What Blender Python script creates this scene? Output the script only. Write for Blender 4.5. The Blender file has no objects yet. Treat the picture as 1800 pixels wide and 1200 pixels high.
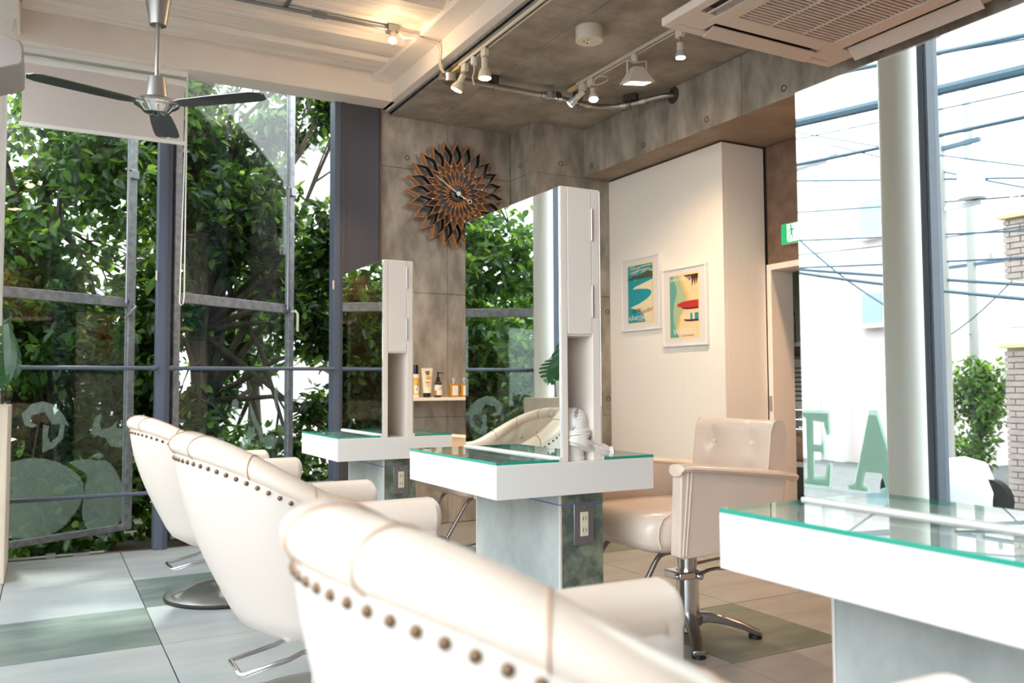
import bpy, bmesh, math, random
import numpy as np
from mathutils import Vector, Matrix
PI = math.pi
SC = bpy.context.scene
COL = SC.collection
R = random.Random(11)

# ---------------------------------------------------------------- camera
yaw, pit, rol = math.radians(28.595), math.radians(2.913), math.radians(-0.2874)
fw = Vector((math.sin(yaw)*math.cos(pit), math.cos(yaw)*math.cos(pit), math.sin(pit)))
rt = Vector((math.cos(yaw), -math.sin(yaw), 0)); up = rt.cross(fw)
r2 = rt*math.cos(rol)+up*math.sin(rol); u2 = up*math.cos(rol)-rt*math.sin(rol)
cd = bpy.data.cameras.new('camera'); cam = bpy.data.objects.new('camera', cd); COL.objects.link(cam)
m = Matrix.Identity(4)
for i in range(3):
    m[i][0], m[i][1], m[i][2] = r2[i], u2[i], -fw[i]
m[2][3] = 1.0
cam.matrix_world = m
cd.sensor_width = 36; cd.lens = 30.047; cd.clip_start = 0.02; cd.clip_end = 300
cd.dof.use_dof = True; cd.dof.focus_distance = 3.6; cd.dof.aperture_fstop = 3.4
SC.camera = cam
# ---------------------------------------------------------------- sky, sun, exposure
W = bpy.data.worlds.new('sky'); SC.world = W; W.use_nodes = True
wn = W.node_tree; wb = wn.nodes['Background']
wb.inputs['Color'].default_value = (0.92, 0.96, 1.0, 1); wb.inputs['Strength'].default_value = 3.0
sd = bpy.data.lights.new('sun', 'SUN'); sd.energy = 3.2; sd.angle = math.radians(4); sd.color = (1, .95, .85)
sun = bpy.data.objects.new('sun', sd); COL.objects.link(sun)
sun.rotation_euler = Vector((-0.10, 0.62, 0.95)).to_track_quat('Z', 'Y').to_euler()
SC.view_settings.view_transform = 'Standard'; SC.view_settings.look = 'None'
SC.view_settings.gamma = 1.0; SC.view_settings.use_curve_mapping = False
SC.view_settings.exposure = 1.0

# ---------------------------------------------------------------- materials
def lin(c):
    return tuple(((x/12.92) if x <= .04045 else ((x+.055)/1.055)**2.4) for x in [v/255 for v in c])
def mat(name, rgb, rough=.5, metal=0.0, rgb2=None, scale=5, detail=4, bump=0.0, stretch=None, emit=None, es=0, coat=0, spec=.5, lo=.35, hi=.65, transl=0):
    M = bpy.data.materials.new(name); M.use_nodes = True
    nt = M.node_tree; b = nt.nodes['Principled BSDF']
    b.inputs['Base Color'].default_value = (*lin(rgb), 1)
    b.inputs['Roughness'].default_value = rough; b.inputs['Metallic'].default_value = metal
    b.inputs['Specular IOR Level'].default_value = spec
    b.inputs['Coat Weight'].default_value = coat
    if emit:
        b.inputs['Emission Color'].default_value = (*lin(emit), 1); b.inputs['Emission Strength'].default_value = es
    if rgb2 or bump:
        tc = nt.nodes.new('ShaderNodeTexCoord'); mp = nt.nodes.new('ShaderNodeMapping')
        nt.links.new(tc.outputs['Object'], mp.inputs['Vector'])
        if stretch: mp.inputs['Scale'].default_value = stretch
        nz = nt.nodes.new('ShaderNodeTexNoise'); nz.inputs['Scale'].default_value = scale; nz.inputs['Detail'].default_value = detail
        nz.inputs['Roughness'].default_value = .6
        nt.links.new(mp.outputs['Vector'], nz.inputs['Vector'])
        if rgb2:
            cr = nt.nodes.new('ShaderNodeValToRGB')
            cr.color_ramp.elements[0].position = lo; cr.color_ramp.elements[1].position = hi
            cr.color_ramp.elements[0].color = (*lin(rgb), 1); cr.color_ramp.elements[1].color = (*lin(rgb2), 1)
            nt.links.new(nz.outputs['Fac'], cr.inputs['Fac']); nt.links.new(cr.outputs['Color'], b.inputs['Base Color'])
        if bump:
            bp = nt.nodes.new('ShaderNodeBump'); bp.inputs['Strength'].default_value = bump; bp.inputs['Distance'].default_value = .01
            nt.links.new(nz.outputs['Fac'], bp.inputs['Height']); nt.links.new(bp.outputs['Normal'], b.inputs['Normal'])
    return M
def glassmat(name, tint, refl=.06, rough=0.0, frost=0):
    M = bpy.data.materials.new(name); M.use_nodes = True; nt = M.node_tree
    for n in list(nt.nodes): nt.nodes.remove(n)
    o = nt.nodes.new('ShaderNodeOutputMaterial'); t = nt.nodes.new('ShaderNodeBsdfTransparent'); g = nt.nodes.new('ShaderNodeBsdfGlossy')
    t.inputs['Color'].default_value = (*tint, 1); g.inputs['Roughness'].default_value = rough
    mx = nt.nodes.new('ShaderNodeMixShader'); lw = nt.nodes.new('ShaderNodeLayerWeight'); lw.inputs['Blend'].default_value = .5
    pw = nt.nodes.new('ShaderNodeMath'); pw.operation = 'POWER'; pw.inputs[1].default_value = 4.0; nt.links.new(lw.outputs['Facing'], pw.inputs[0])
    fr = nt.nodes.new('ShaderNodeMath'); fr.operation = 'MULTIPLY_ADD'; fr.inputs[1].default_value = .85; fr.inputs[2].default_value = refl; nt.links.new(pw.outputs[0], fr.inputs[0])
    nt.links.new(fr.outputs[0], mx.inputs[0]); nt.links.new(t.outputs[0], mx.inputs[1]); nt.links.new(g.outputs[0], mx.inputs[2])
    last = mx
    if frost:
        d = nt.nodes.new('ShaderNodeBsdfTranslucent'); d.inputs['Color'].default_value = (.8, .9, .86, 1)
        d2 = nt.nodes.new('ShaderNodeBsdfDiffuse'); d2.inputs['Color'].default_value = (.72, .86, .80, 1)
        ad = nt.nodes.new('ShaderNodeMixShader'); ad.inputs[0].default_value = .5
        nt.links.new(d.outputs[0], ad.inputs[1]); nt.links.new(d2.outputs[0], ad.inputs[2])
        m2 = nt.nodes.new('ShaderNodeMixShader'); m2.inputs[0].default_value = frost
        nt.links.new(mx.outputs[0], m2.inputs[1]); nt.links.new(ad.outputs[0], m2.inputs[2]); last = m2
    nt.links.new(last.outputs[0], o.inputs['Surface'])
    return M
def leafmat(name, c1, c2, tr, rough=.38):
    M = bpy.data.materials.new(name); M.use_nodes = True; nt = M.node_tree
    b = nt.nodes['Principled BSDF']; o = nt.nodes['Material Output']
    gi = nt.nodes.new('ShaderNodeNewGeometry'); cr = nt.nodes.new('ShaderNodeValToRGB')
    cr.color_ramp.elements[0].color = (*lin(c1), 1); cr.color_ramp.elements[1].color = (*lin(c2), 1)
    nt.links.new(gi.outputs['Random Per Island'], cr.inputs['Fac'])
    nt.links.new(cr.outputs['Color'], b.inputs['Base Color']); b.inputs['Roughness'].default_value = rough
    t = nt.nodes.new('ShaderNodeBsdfTranslucent'); t.inputs['Color'].default_value = (*lin(tr), 1)
    mx = nt.nodes.new('ShaderNodeMixShader'); mx.inputs[0].default_value = .34
    nt.links.new(b.outputs[0], mx.inputs[1]); nt.links.new(t.outputs[0], mx.inputs[2]); nt.links.new(mx.outputs[0], o.inputs['Surface'])
    return M

M = {}
M['concrete'] = mat('concrete', (132,124,115), .75, rgb2=(178,169,157), scale=3.4, detail=12, bump=.4, lo=.36, hi=.66)
M['concrete_streak'] = mat('concrete_streak', (132,124,114), .75, rgb2=(180,171,159), scale=4.2, detail=12, bump=.4, stretch=(1.6,1.6,.7), lo=.36, hi=.64)
M['concrete_dark'] = mat('concrete_dark', (70,64,58), .8)
M['concrete_brown'] = mat('concrete_brown', (116,92,76), .8, rgb2=(140,113,95), scale=9, detail=8, bump=.4)
M['soffit'] = mat('soffit', (150,130,114), .8, rgb2=(168,148,131), scale=4, detail=6, bump=.1)
M['cream'] = mat('cream_paint', (245,235,226), .5, rgb2=(238,227,217), scale=2.5)
M['deck'] = mat('deck_paint', (243,231,220), .6, rgb2=(231,217,205), scale=5, detail=5, bump=.5, stretch=(.5,9,9), lo=.42, hi=.6)  # white deck; pinkish bounce from the floor is put into its colour
M['white'] = mat('white_laminate', (238,235,231), .35)
M['boxwhite'] = mat('white_wallboard', (245,239,231), .45, rgb2=(243,237,229), scale=60, stretch=(1,1,.06))
M['creamlam'] = mat('cream_laminate', (246,235,225), .4)
M['leather'] = mat('cream_leather', (236,219,205), .28, rgb2=(231,213,198), scale=3, bump=0, coat=.25)
M['leather_out'] = mat('cream_leather_shell', (216,205,196), .38)  # same cream leather, its tone shifted for the window light on the shell
M['piping'] = mat('piping_pale', (240,228,214), .3)
M['seam'] = mat('seam_tan', (176,140,112), .6)
M['seamlight'] = mat('seam_pale', (206,192,180), .6)
M['nail'] = mat('bronze_nail', (120,96,74), .35, .8)
M['chrome'] = mat('chrome', (225,226,230), .12, 1)
M['brushed'] = mat('brushed_steel', (190,188,186), .32, 1)
M['darkchrome'] = mat('steel_dark', (168,166,168), .30, 1)
M['alu'] = mat('grey_aluminium', (150,150,154), .35, .7)
M['galv'] = mat('galvanised_steel', (150,152,156), .5, .5, rgb2=(122,124,128), scale=25, detail=3)
M['navy'] = mat('slate_blue_paint', (84,91,108), .45)
M['navyd'] = mat('dark_panel_paint', (68,68,78), .5)
M['brownpaint'] = mat('brown_frame', (86,66,58), .5)
M['mirror'] = mat('mirror_silver', (232,240,236), 0.0, 1)
M['mirror_edge'] = mat('mirror_edge', (200,225,212), .1, .5)
M['black'] = mat('black_rubber', (22,22,24), .5)
M['blackgloss'] = mat('black_plastic', (18,18,20), .25)
M['glass'] = glassmat('window_glass', (.90,.95,.93), .035)
M['shopglass'] = glassmat('shop_glass', (.98,.995,.99), .01)
M['topglass'] = glassmat('table_glass', (.95,.99,.975), .05)
M['glassedge'] = mat('green_glass_edge', (46,158,138), .2)
M['glassedged'] = mat('green_glass_edge_deep', (16,84,72), .2)
M['frost'] = glassmat('frosted_etch', (.8,.88,.84), .03, .3, .2)
M['letter'] = glassmat('green_frost_letter', (.5,.7,.62), .03, .4, .8)
M['letterrim'] = glassmat('pale_frost_letter', (.8,.9,.86), .03, .4, .8)
M['slate'] = mat('slate_tile', (158,167,166), .55, rgb2=(200,206,204), scale=5, detail=9, bump=.3, stretch=(1,1,.8), lo=.3, hi=.7)  # lit copy of the slate: the brighter side light is in its colour
M['slate_shaded'] = mat('slate_tile_shaded', (84,96,88), .5, rgb2=(132,141,122), scale=14, detail=9, bump=.35, lo=.42, hi=.6)  # same slate on the near face, with shade put into the darker colour
M['trim'] = mat('white_corner_trim', (226,220,214), .5)
M['tape'] = mat('blue_tape', (96,120,190), .5)
M['grout'] = mat('grout', (96,92,90), .9)
M['tile_a'] = mat('tile_pale_blue', (142,150,155), .42, rgb2=(162,166,165), scale=3, detail=9, bump=.15, stretch=(.6,2,1))
M['tile_b'] = mat('tile_grey', (136,142,144), .42, rgb2=(160,159,154), scale=3.5, detail=9, bump=.15, stretch=(.6,2,1))
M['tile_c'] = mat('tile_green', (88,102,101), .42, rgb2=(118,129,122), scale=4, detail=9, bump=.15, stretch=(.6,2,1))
M['tile_d'] = mat('tile_warm_light', (134,131,129), .42, rgb2=(152,149,145), scale=3, detail=9, bump=.15, stretch=(.6,2,1))  # grey tile with the warm reflected light mixed into its colour
M['tile_e'] = mat('tile_green_warm_light', (88,96,86), .42, rgb2=(114,120,106), scale=4, detail=9, bump=.15, stretch=(.6,2,1))  # green tile with the same warm light tint in its colour
M['blind'] = mat('blind_fabric', (214,204,198), .8)
M['orange'] = mat('orange_wood', (204,142,88), .5, rgb2=(190,126,76), scale=8, stretch=(1,1,6))
M['yellowwood'] = mat('pale_yellow_wood', (228,198,140), .5)
M['silver'] = mat('mirror_bead', (235,235,235), .15, 1)
M['ivory'] = mat('ivory_plastic', (226,216,196), .45)
M['acwhite'] = mat('ac_plastic', (226,212,202), .5)
M['speakergrey'] = mat('speaker_grey', (176,166,160), .5)
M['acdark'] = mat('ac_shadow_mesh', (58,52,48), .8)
M['lamp_warm'] = mat('lamp_warm', (255,240,220), .4, emit=(255,214,160), es=22)
M['lamp_cool'] = mat('lamp_cool', (255,255,255), .4, emit=(238,246,255), es=22)
M['lampglass'] = mat('lamp_glass', (225,230,235), .15, .4)
M['green_sign'] = mat('exit_green', (20,150,90), .5, emit=(20,150,90), es=.6)
M['sign_white'] = mat('exit_white', (240,250,244), .5, emit=(235,250,240), es=.9)
M['paper'] = mat('paper', (228,226,220), .7)
M['ink'] = mat('ink_dark', (70,70,70), .7)
M['amber'] = mat('amber_liquid', (196,140,30), .15, coat=.5)
M['brownglass'] = mat('brown_glass', (48,26,16), .12, coat=.6)
M['label'] = mat('white_label', (238,234,226), .6)
M['labelyellow'] = mat('label_yellow', (232,184,84), .6)
M['labelorange'] = mat('label_orange', (222,140,70), .6)
M['tubecream'] = mat('tube_cream', (240,226,204), .45)
M['towel'] = mat('towel_white', (240,234,228), .95, bump=.5, scale=90)
M['monstera'] = mat('monstera_leaf', (38,86,50), .3, rgb2=(56,110,62), scale=7)
M['planter'] = mat('planter_wood', (214,198,180), .6, rgb2=(204,187,168), scale=6, stretch=(6,6,.5))
M['bark'] = mat('bark', (84,72,62), .9, rgb2=(58,50,44), scale=14, bump=.6, stretch=(2,2,.5))
M['leaf1'] = leafmat('leaf_green', (20,46,22), (50,84,40), (110,150,44))
M['leaf2'] = leafmat('leaf_dark', (13,33,19), (38,68,36), (90,130,36))
M['leaf3'] = leafmat('leaf_bright', (60,98,42), (98,136,60), (170,205,76))
M['road'] = mat('asphalt', (104,106,110), .9, rgb2=(90,92,96), scale=8)
M['soil'] = mat('soil', (90,84,72), .95, rgb2=(66,72,50), scale=6)
M['bldwhite'] = mat('building_white', (236,232,230), .8)
M['bldpink'] = mat('building_rose', (222,206,208), .8)
M['bldgrey'] = mat('building_grey', (196,198,204), .8)
M['winblue'] = mat('window_blue', (150,170,182), .2)
M['brick'] = mat('brick_grey_rose', (178,160,154), .8, rgb2=(156,142,140), scale=9)
M['mortar'] = mat('mortar', (222,216,210), .9)
M['cable'] = mat('cable', (70,92,110), .6)
M['polegrey'] = mat('concrete_pole', (150,148,146), .8)
M['roadpaint'] = mat('road_paint', (240,240,240), .7)
M['teal'] = mat('print_teal', (28,152,164), .6)
M['teal2'] = mat('print_green_teal', (96,168,156), .6)
M['sage'] = mat('print_sage', (176,190,150), .6)
M['sand'] = mat('print_sand', (240,212,162), .6)
M['sand2'] = mat('print_pale_sand', (232,222,182), .6)
M['gold'] = mat('print_gold', (240,196,120), .6)
M['peach'] = mat('print_peach', (246,218,180), .6)
M['hill'] = mat('print_hill', (76,86,62), .6)
M['red'] = mat('print_red', (196,48,44), .6)
M['maroon'] = mat('print_maroon', (82,36,34), .6)
M['matboard'] = mat('mat_board', (226,222,224), .7)
M['printwhite'] = mat('print_white', (248,244,236), .6)
M['basket'] = mat('basket_tan', (190,140,104), .6)
M['backwall'] = mat('back_room_wall', (150,152,138), .7)

# ---------------------------------------------------------------- geometry helpers
class G:
    def __init__(s): s.v = []; s.f = []; s.mi = []; s.cur = 0
    def add(s, vs, fs):
        o = len(s.v); s.v += [tuple(map(float, p)) for p in vs]
        for f in fs: s.f.append(tuple(i+o for i in f)); s.mi.append(s.cur)
        return s
    def m(s, i): s.cur = i; return s
    def box(s, x0, x1, y0, y1, z0, z1):
        s.add([(x0,y0,z0),(x1,y0,z0),(x1,y1,z0),(x0,y1,z0),(x0,y0,z1),(x1,y0,z1),(x1,y1,z1),(x0,y1,z1)],
              [(0,3,2,1),(4,5,6,7),(0,1,5,4),(1,2,6,5),(2,3,7,6),(3,0,4,7)]); return s
    def obox(s, c, ax, ay, az, hx, hy, hz):   # oriented box
        c = Vector(c); ax, ay, az = Vector(ax).normalized(), Vector(ay).normalized(), Vector(az).normalized()
        vs = [c+ax*hx*a+ay*hy*b+az*hz*d for d in (-1,1) for a,b in ((-1,-1),(1,-1),(1,1),(-1,1))]
        s.add(vs, [(0,3,2,1),(4,5,6,7),(0,1,5,4),(1,2,6,5),(2,3,7,6),(3,0,4,7)]); return s
    def tube(s, pts, r, n=10, caps=True, closed=False, flat=1.0):
        pts = [Vector(p) for p in pts]; N = len(pts); rs = r if isinstance(r, (list, tuple)) else [r]*N
        t0 = None; rings = []; up_ = None
        for i in range(N):
            if closed: t = pts[(i+1) % N]-pts[i-1]
            else: t = pts[min(i+1, N-1)]-pts[max(i-1, 0)]
            t.normalize()
            if up_ is None:
                up_ = Vector((0,0,1)) if abs(t.z) < .9 else Vector((1,0,0))
            a = t.cross(up_).normalized(); b = a.cross(t).normalized(); up_ = b
            rings.append([pts[i]+(a*math.cos(2*PI*k/n)+b*math.sin(2*PI*k/n)*flat)*rs[i] for k in range(n)])
        fs = []
        for i in range(N if closed else N-1):
            j = (i+1) % N
            for k in range(n):
                l = (k+1) % n; fs.append((i*n+k, i*n+l, j*n+l, j*n+k))
        if caps and not closed: fs.append(tuple(range(n-1,-1,-1))); fs.append(tuple((N-1)*n+k for k in range(n)))
        s.add([p for rr in rings for p in rr], fs); return s
    def cyl(s, p0, p1, r0, r1=None, n=16):
        return s.tube([p0, p1], [r0, r0 if r1 is None else r1], n)
    def lathe(s, prof, c=(0,0,0), n=28, ax='z', sx=1, sy=1):   # prof [(r,z)]
        vs = []; 
        for r, z in prof:
            for k in range(n):
                a = 2*PI*k/n; x, y = r*math.cos(a)*sx, r*math.sin(a)*sy
                p = (x,y,z) if ax == 'z' else ((x,-z,y) if ax == 'y' else (z,x,y))
                vs.append((p[0]+c[0], p[1]+c[1], p[2]+c[2]))
        fs = [(i*n+k, i*n+(k+1)%n, (i+1)*n+(k+1)%n, (i+1)*n+k) for i in range(len(prof)-1) for k in range(n)]
        fs.append(tuple(range(n-1,-1,-1))); fs.append(tuple((len(prof)-1)*n+k for k in range(n)))
        s.add(vs, fs); return s
    def sphere(s, c, r, n=12, sz=1.0):
        k = n//2; return s.lathe([(max(1e-4, r*math.sin(PI*i/k)), -r*sz*math.cos(PI*i/k)) for i in range(k+1)], c, n)
    def prism(s, poly, o, ax, ay, th):   # 2-D polygon extruded th along ax x ay
        o, ax, ay = Vector(o), Vector(ax), Vector(ay); nn = ax.cross(ay).normalized()*th; n = len(poly)
        a = [o+ax*p[0]+ay*p[1] for p in poly]; b = [p+nn for p in a]
        fs = [tuple(range(n-1,-1,-1)), tuple(range(n, 2*n))]+[(i, (i+1)%n, n+(i+1)%n, n+i) for i in range(n)]
        s.add(a+b, fs); return s
    def grid(s, P, closeu=False, closev=False):
        nu, nv = len(P), len(P[0])
        fs = [(i*nv+j, ((i+1)%nu)*nv+j, ((i+1)%nu)*nv+(j+1)%nv, i*nv+(j+1)%nv) for i in range(nu if closeu else nu-1) for j in range(nv if closev else nv-1)]
        s.add([p for r in P for p in r], fs); return s
def mesh_of(g, name, mats, smooth=True, angle=38, fix=True):
    me = bpy.data.meshes.new(name); me.from_pydata(g.v, [], g.f)
    mats = mats if isinstance(mats, (list, tuple)) else [mats]
    for x in mats: me.materials.append(M[x])
    if len(mats) > 1: me.polygons.foreach_set('material_index', g.mi)
    if fix and len(g.f) < 20000:
        bm = bmesh.new(); bm.from_mesh(me); bmesh.ops.recalc_face_normals(bm, faces=bm.faces); bm.to_mesh(me); bm.free()
    if smooth:
        me.polygons.foreach_set('use_smooth', [True]*len(me.polygons))
        me.set_sharp_from_angle(angle=math.radians(angle))
    me.update(); return me
def tag(o, label=None, cat=None, group=None, kind=None):
    if label: o['label'] = label
    if cat: o['category'] = cat
    if group: o['group'] = group
    if kind: o['kind'] = kind
    return o
def thing(name, label, cat, loc=(0,0,0), rz=0, group=None):
    o = bpy.data.objects.new(name, None); COL.objects.link(o); o.empty_display_size = .1
    o.location = loc; o.rotation_euler = (0,0,rz); return tag(o, label, cat, group)
def ob(name, g, mats, parent=None, bev=0, seg=2, smooth=True, angle=38, label=None, kind=None, world=True, loc=None):
    """world=True: geometry is given in world coordinates and moved into the thing's frame."""
    if isinstance(g, G): me = mesh_of(g, name, mats, smooth, angle)
    else: me = g
    if loc is not None:
        me.transform(Matrix.Translation(-Vector(loc)))
    o = bpy.data.objects.new(name, me); COL.objects.link(o)
    if parent is not None:
        o.parent = parent
        if world:
            L = Vector((0,0,0)); q = parent
            while q is not None: L += q.location; q = q.parent
            me.transform(Matrix.Translation(-L))
    elif loc is not None: o.location = loc
    if bev:
        md = o.modifiers.new('bevel', 'BEVEL'); md.width = bev; md.segments = seg; md.limit_method = 'ANGLE'; md.angle_limit = math.radians(40)
        md.harden_normals = False
    if label: o['label'] = label
    if kind: o['kind'] = kind
    return o
def copy_tree(o, parent=None):
    c = o.copy(); COL.objects.link(c)
    if parent is not None: c.parent = parent
    for ch in list(o.children): copy_tree(ch, c)
    return c
def text_geo(txt, size, o, ax, ay, th=.001, shear=0, align='LEFT'):
    cu = bpy.data.curves.new('txt', 'FONT'); cu.body = txt; cu.size = size; cu.shear = shear; cu.align_x = align; cu.resolution_u = 3
    t = bpy.data.objects.new('txt', cu); COL.objects.link(t)
    dg = bpy.context.evaluated_depsgraph_get(); me = bpy.data.meshes.new_from_object(t.evaluated_get(dg))
    o, ax, ay = Vector(o), Vector(ax), Vector(ay); nn = ax.cross(ay).normalized()*th
    g = G(); g.add([o+ax*v.co.x+ay*v.co.y+nn for v in me.vertices], [tuple(p.vertices) for p in me.polygons])
    bpy.data.objects.remove(t); bpy.data.curves.remove(cu); bpy.data.meshes.remove(me); return g

# ================================================================= SETTING
S = 'structure'
# floor: grout bed + single tiles
fl = ob('floor', G().box(-.75,4.3,-1.6,5.74,-.3,-.008), 'grout', kind=S, smooth=False)
xs = [-.758]+[-.17+.588*k for k in range(0,8)]+[4.3]; ys = [-1.6]+[2.365+.63*k for k in range(-6,6)]+[5.74]
ti = {}
for i in range(len(xs)-1):
    for j in range(len(ys)-1):
        x0,x1,y0,y1 = xs[i]+.0025, xs[i+1]-.0025, ys[j]+.0025, ys[j+1]-.0025
        if x1-x0 < .03 or y1-y0 < .03: continue
        cx, cy = (x0+x1)/2, (y0+y1)/2
        w = 'tile_a' if (i*7+j*3) % 3 else 'tile_b'
        if cx > 1.7: w = 'tile_d' if (i+j*5) % 7 else 'tile_e'  # right-hand tiles are coloured for the warm light reflected onto them
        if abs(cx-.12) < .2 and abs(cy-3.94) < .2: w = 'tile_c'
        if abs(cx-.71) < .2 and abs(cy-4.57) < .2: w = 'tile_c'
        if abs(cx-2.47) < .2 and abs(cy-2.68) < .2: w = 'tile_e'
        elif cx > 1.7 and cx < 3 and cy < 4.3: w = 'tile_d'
        ob('floor_tile', G().box(x0,x1,y0,y1,-.008,0), w, fl, bev=.0012, seg=1, smooth=False, loc=None)
ob('trim_1', G().box(-.5,4.3,5.742,5.80,-.3,-.002), 'brownpaint', kind=S)

def wall_panels(name, mats, rects, kind=S, parent=None):
    """rects: list of boxes; the first is the body, the rest are single form panels proud of it by a hair"""
    body = ob(name, rects[0], 'concrete_dark', kind=kind, smooth=False)
    for g in rects[1:]: ob('concrete_panel', g, mats, body, bev=.003, seg=1, smooth=False)
    return body
def pan_y(x0,x1,z0,z1,y,nx,zs,th=.008):   # wall facing -Y at y
    out = [G().box(x0,x1,y+th,y+.2,z0,z1)]
    cx = [x0+(x1-x0)*i/nx for i in range(nx+1)]; zz = [z0]+[z for z in zs if z0 < z < z1]+[z1]
    for i in range(nx):
        for k in range(len(zz)-1): out.append(G().box(cx[i]+.001,cx[i+1]-.001,y,y+th,zz[k]+.001,zz[k+1]-.001))
    return out
ZS = [.77,1.67,2.57]
wall_back = wall_panels('wall_back', 'concrete_streak', pan_y(2.062,3.12,0,2.985,5.74,2,ZS))
def hole(x,y,z,ax,parent):
    g = G().lathe([(.0005,-.001),(.019,-.001),(.019,.0015),(.014,.0015),(.012,-.004),(.0005,-.004)], (0,0,0), 16, 'y' if ax=='y' else 'x')
    if ax == 'x': g.v = [(-p[0]+x, p[1]+y, p[2]+z) for p in g.v]
    else: g.v = [(p[0]+x, p[1]+y, p[2]+z) for p in g.v]
    ob('tie_hole', g, 'concrete_dark', parent)
for x,z in ((2.929,2.649),(2.93,1.55),(2.93,.9),(2.27,1.55),(2.27,2.65)): hole(x,5.7395,z,'y',wall_back)
pillar = ob('wall_pillar', G().box(3.128,4.25,5.402,5.76,0,2.97), 'concrete_dark', kind=S, smooth=False)
for k,(a,b) in enumerate(((0,.77),(.77,1.67),(1.67,2.57),(2.57,2.97))):
    ob('concrete_panel', G().box(3.12,3.128,5.392,5.738,a+.001,b-.001), 'concrete_streak', pillar, bev=.002, seg=1)
    ob('concrete_panel', G().box(3.122,3.82,5.39,5.398,a+.001,b-.001), 'concrete_streak', pillar, bev=.002, seg=1)
for x,z in ((3.365,2.658),(3.773,.894),(3.773,1.557),(3.3,1.56),(3.3,.9)): hole(x,5.3895,z,'y',pillar)
for z in (2.652,1.56): hole(3.1195,5.575,z,'x',pillar)
# concrete beam + soffit
beam = ob('trim_2', G().box(3.574,4.4,-1.6,5.76,2.585,2.97), 'concrete_dark', kind=S, smooth=False)
yy = [-1.6,.2,2.0,3.7,5.39]
for a,b in zip(yy[:-1], yy[1:]):
    ob('concrete_panel', G().box(3.566,3.574,a+.001,b-.001,2.578,2.939), 'concrete_streak', beam, bev=.003, seg=1)
    ob('soffit_panel', G().box(3.574,4.185,a+.001,b-.001,2.578,2.585), 'soffit', beam, bev=.002, seg=1)
for y in (5.279,4.645,4.006,3.373,2.74,2.1): hole(3.5655,y,2.638,'x',beam)
# pipe hole
ob('pipe_hole', G().lathe([(.0005,0),(.055,0),(.058,.004),(.045,.006),(.0005,.006)], (3.564,4.32,2.885), 20, 'x'), 'concrete_dark', beam)
# concrete ceiling right half
ceil = ob('ceiling', G().box(2.14,4.4,-1.6,5.76,2.947,3.2), 'concrete_dark', kind=S, smooth=False)
for a,b in ((2.138,2.47),(2.47,3.572)):
    for c,d in ((-1.6,.0),(0,1.8),(1.8,3.63),(3.63,5.745)):
        ob('concrete_panel', G().box(a+.001,b-.001,c+.001,d-.001,2.939,2.947), 'concrete', ceil, bev=.003, seg=1)
# ribbed deck ceiling left half
deck = ob('ceiling_deck', G().box(-.5,2.06,-1.6,5.56,3.17,3.3), 'cream', kind=S, smooth=False)
y = 5.50; k = 0
while y > -1.5:
    y0 = y-.30
    g = G().prism([(0,0),(.035,-.05),(.225,-.05),(.26,0)], (-.16,y0,3.17), (0,1,0), (0,0,1), 2.1)
    g.v = [(-.16+abs(p[0]+.16), p[1], p[2]) for p in g.v]
    ob('deck_plank', g, 'deck', deck, bev=.004, seg=2)
    y = y0; k += 1
# painted steel beams
ob('trim_3', G().box(-.5,2.10,5.526,5.73,2.969,3.17).box(-.5,2.10,5.54,5.74,3.16,3.3), 'cream', kind=S, bev=.004)
ob('trim_4', G().box(2.068,2.128,-1.6,5.745,2.969,3.1).box(1.93,2.07,-1.6,5.526,3.09,3.17), 'cream', kind=S, bev=.004)
ob('trim_5', G().box(2.129,2.15,-1.6,5.735,2.955,2.968).box(2.122,2.142,-1.6,5.735,2.955,2.99), 'galv', kind=S, bev=.002)
ob('trim_6', G().box(-.56,-.165,-1.6,5.54,3.0,3.3), 'cream', kind=S, bev=.004)
# corridor wall behind the partition (with doorway)
wr = ob('wall_right', G().box(4.193,4.36,4.13,5.6,0,2.585).box(4.193,4.36,-1.6,4.13,1.785,2.585).box(4.193,4.36,-1.6,3.2,0,1.785), 'concrete_dark', kind=S, smooth=False)
for c,d in ((-1.6,1.4),(1.4,3.2),(3.2,4.13)): ob('concrete_panel', G().box(4.185,4.193,c+.001,d-.001,1.785,2.577), 'concrete_brown', wr, bev=.002, seg=1)
for c,d in ((-1.6,.2),(.2,1.4),(1.4,3.16)): ob('concrete_panel', G().box(4.185,4.193,c+.001,d-.001,0,1.783), 'concrete_brown', wr, bev=.002, seg=1)
dr = ob('door_1', G().box(4.17,4.37,3.16,4.131,1.745,1.785).box(4.17,4.37,3.16,3.2,0,1.745).box(4.17,4.37,4.091,4.131,0,1.745), 'creamlam', kind=S, bev=.003)
ob('strike_plate', G().box(4.166,4.17,4.10,4.122,.82,.92), 'brushed', dr)
ob('wall_front_light_block', G().box(-.55,4.4,-1.8,-1.6,0,3.3), 'concrete', kind=S, smooth=False)  # unseen wall added behind the camera to cut the light from there
# back room
ob('wall_far', G().box(6.0,6.1,1.5,7.5,0,2.6).box(4.36,6.0,7.4,7.5,0,2.6).box(4.36,6.0,1.5,1.6,0,2.6), 'backwall', kind=S, smooth=False)
ob('ceiling_back_room', G().box(4.36,6.1,1.5,7.5,2.3,2.4), 'concrete_brown', kind=S, smooth=False)
ob('floor_back_room', G().box(4.3,6.1,1.5,7.5,-.3,0), 'tile_d', kind=S, smooth=False)

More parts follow.
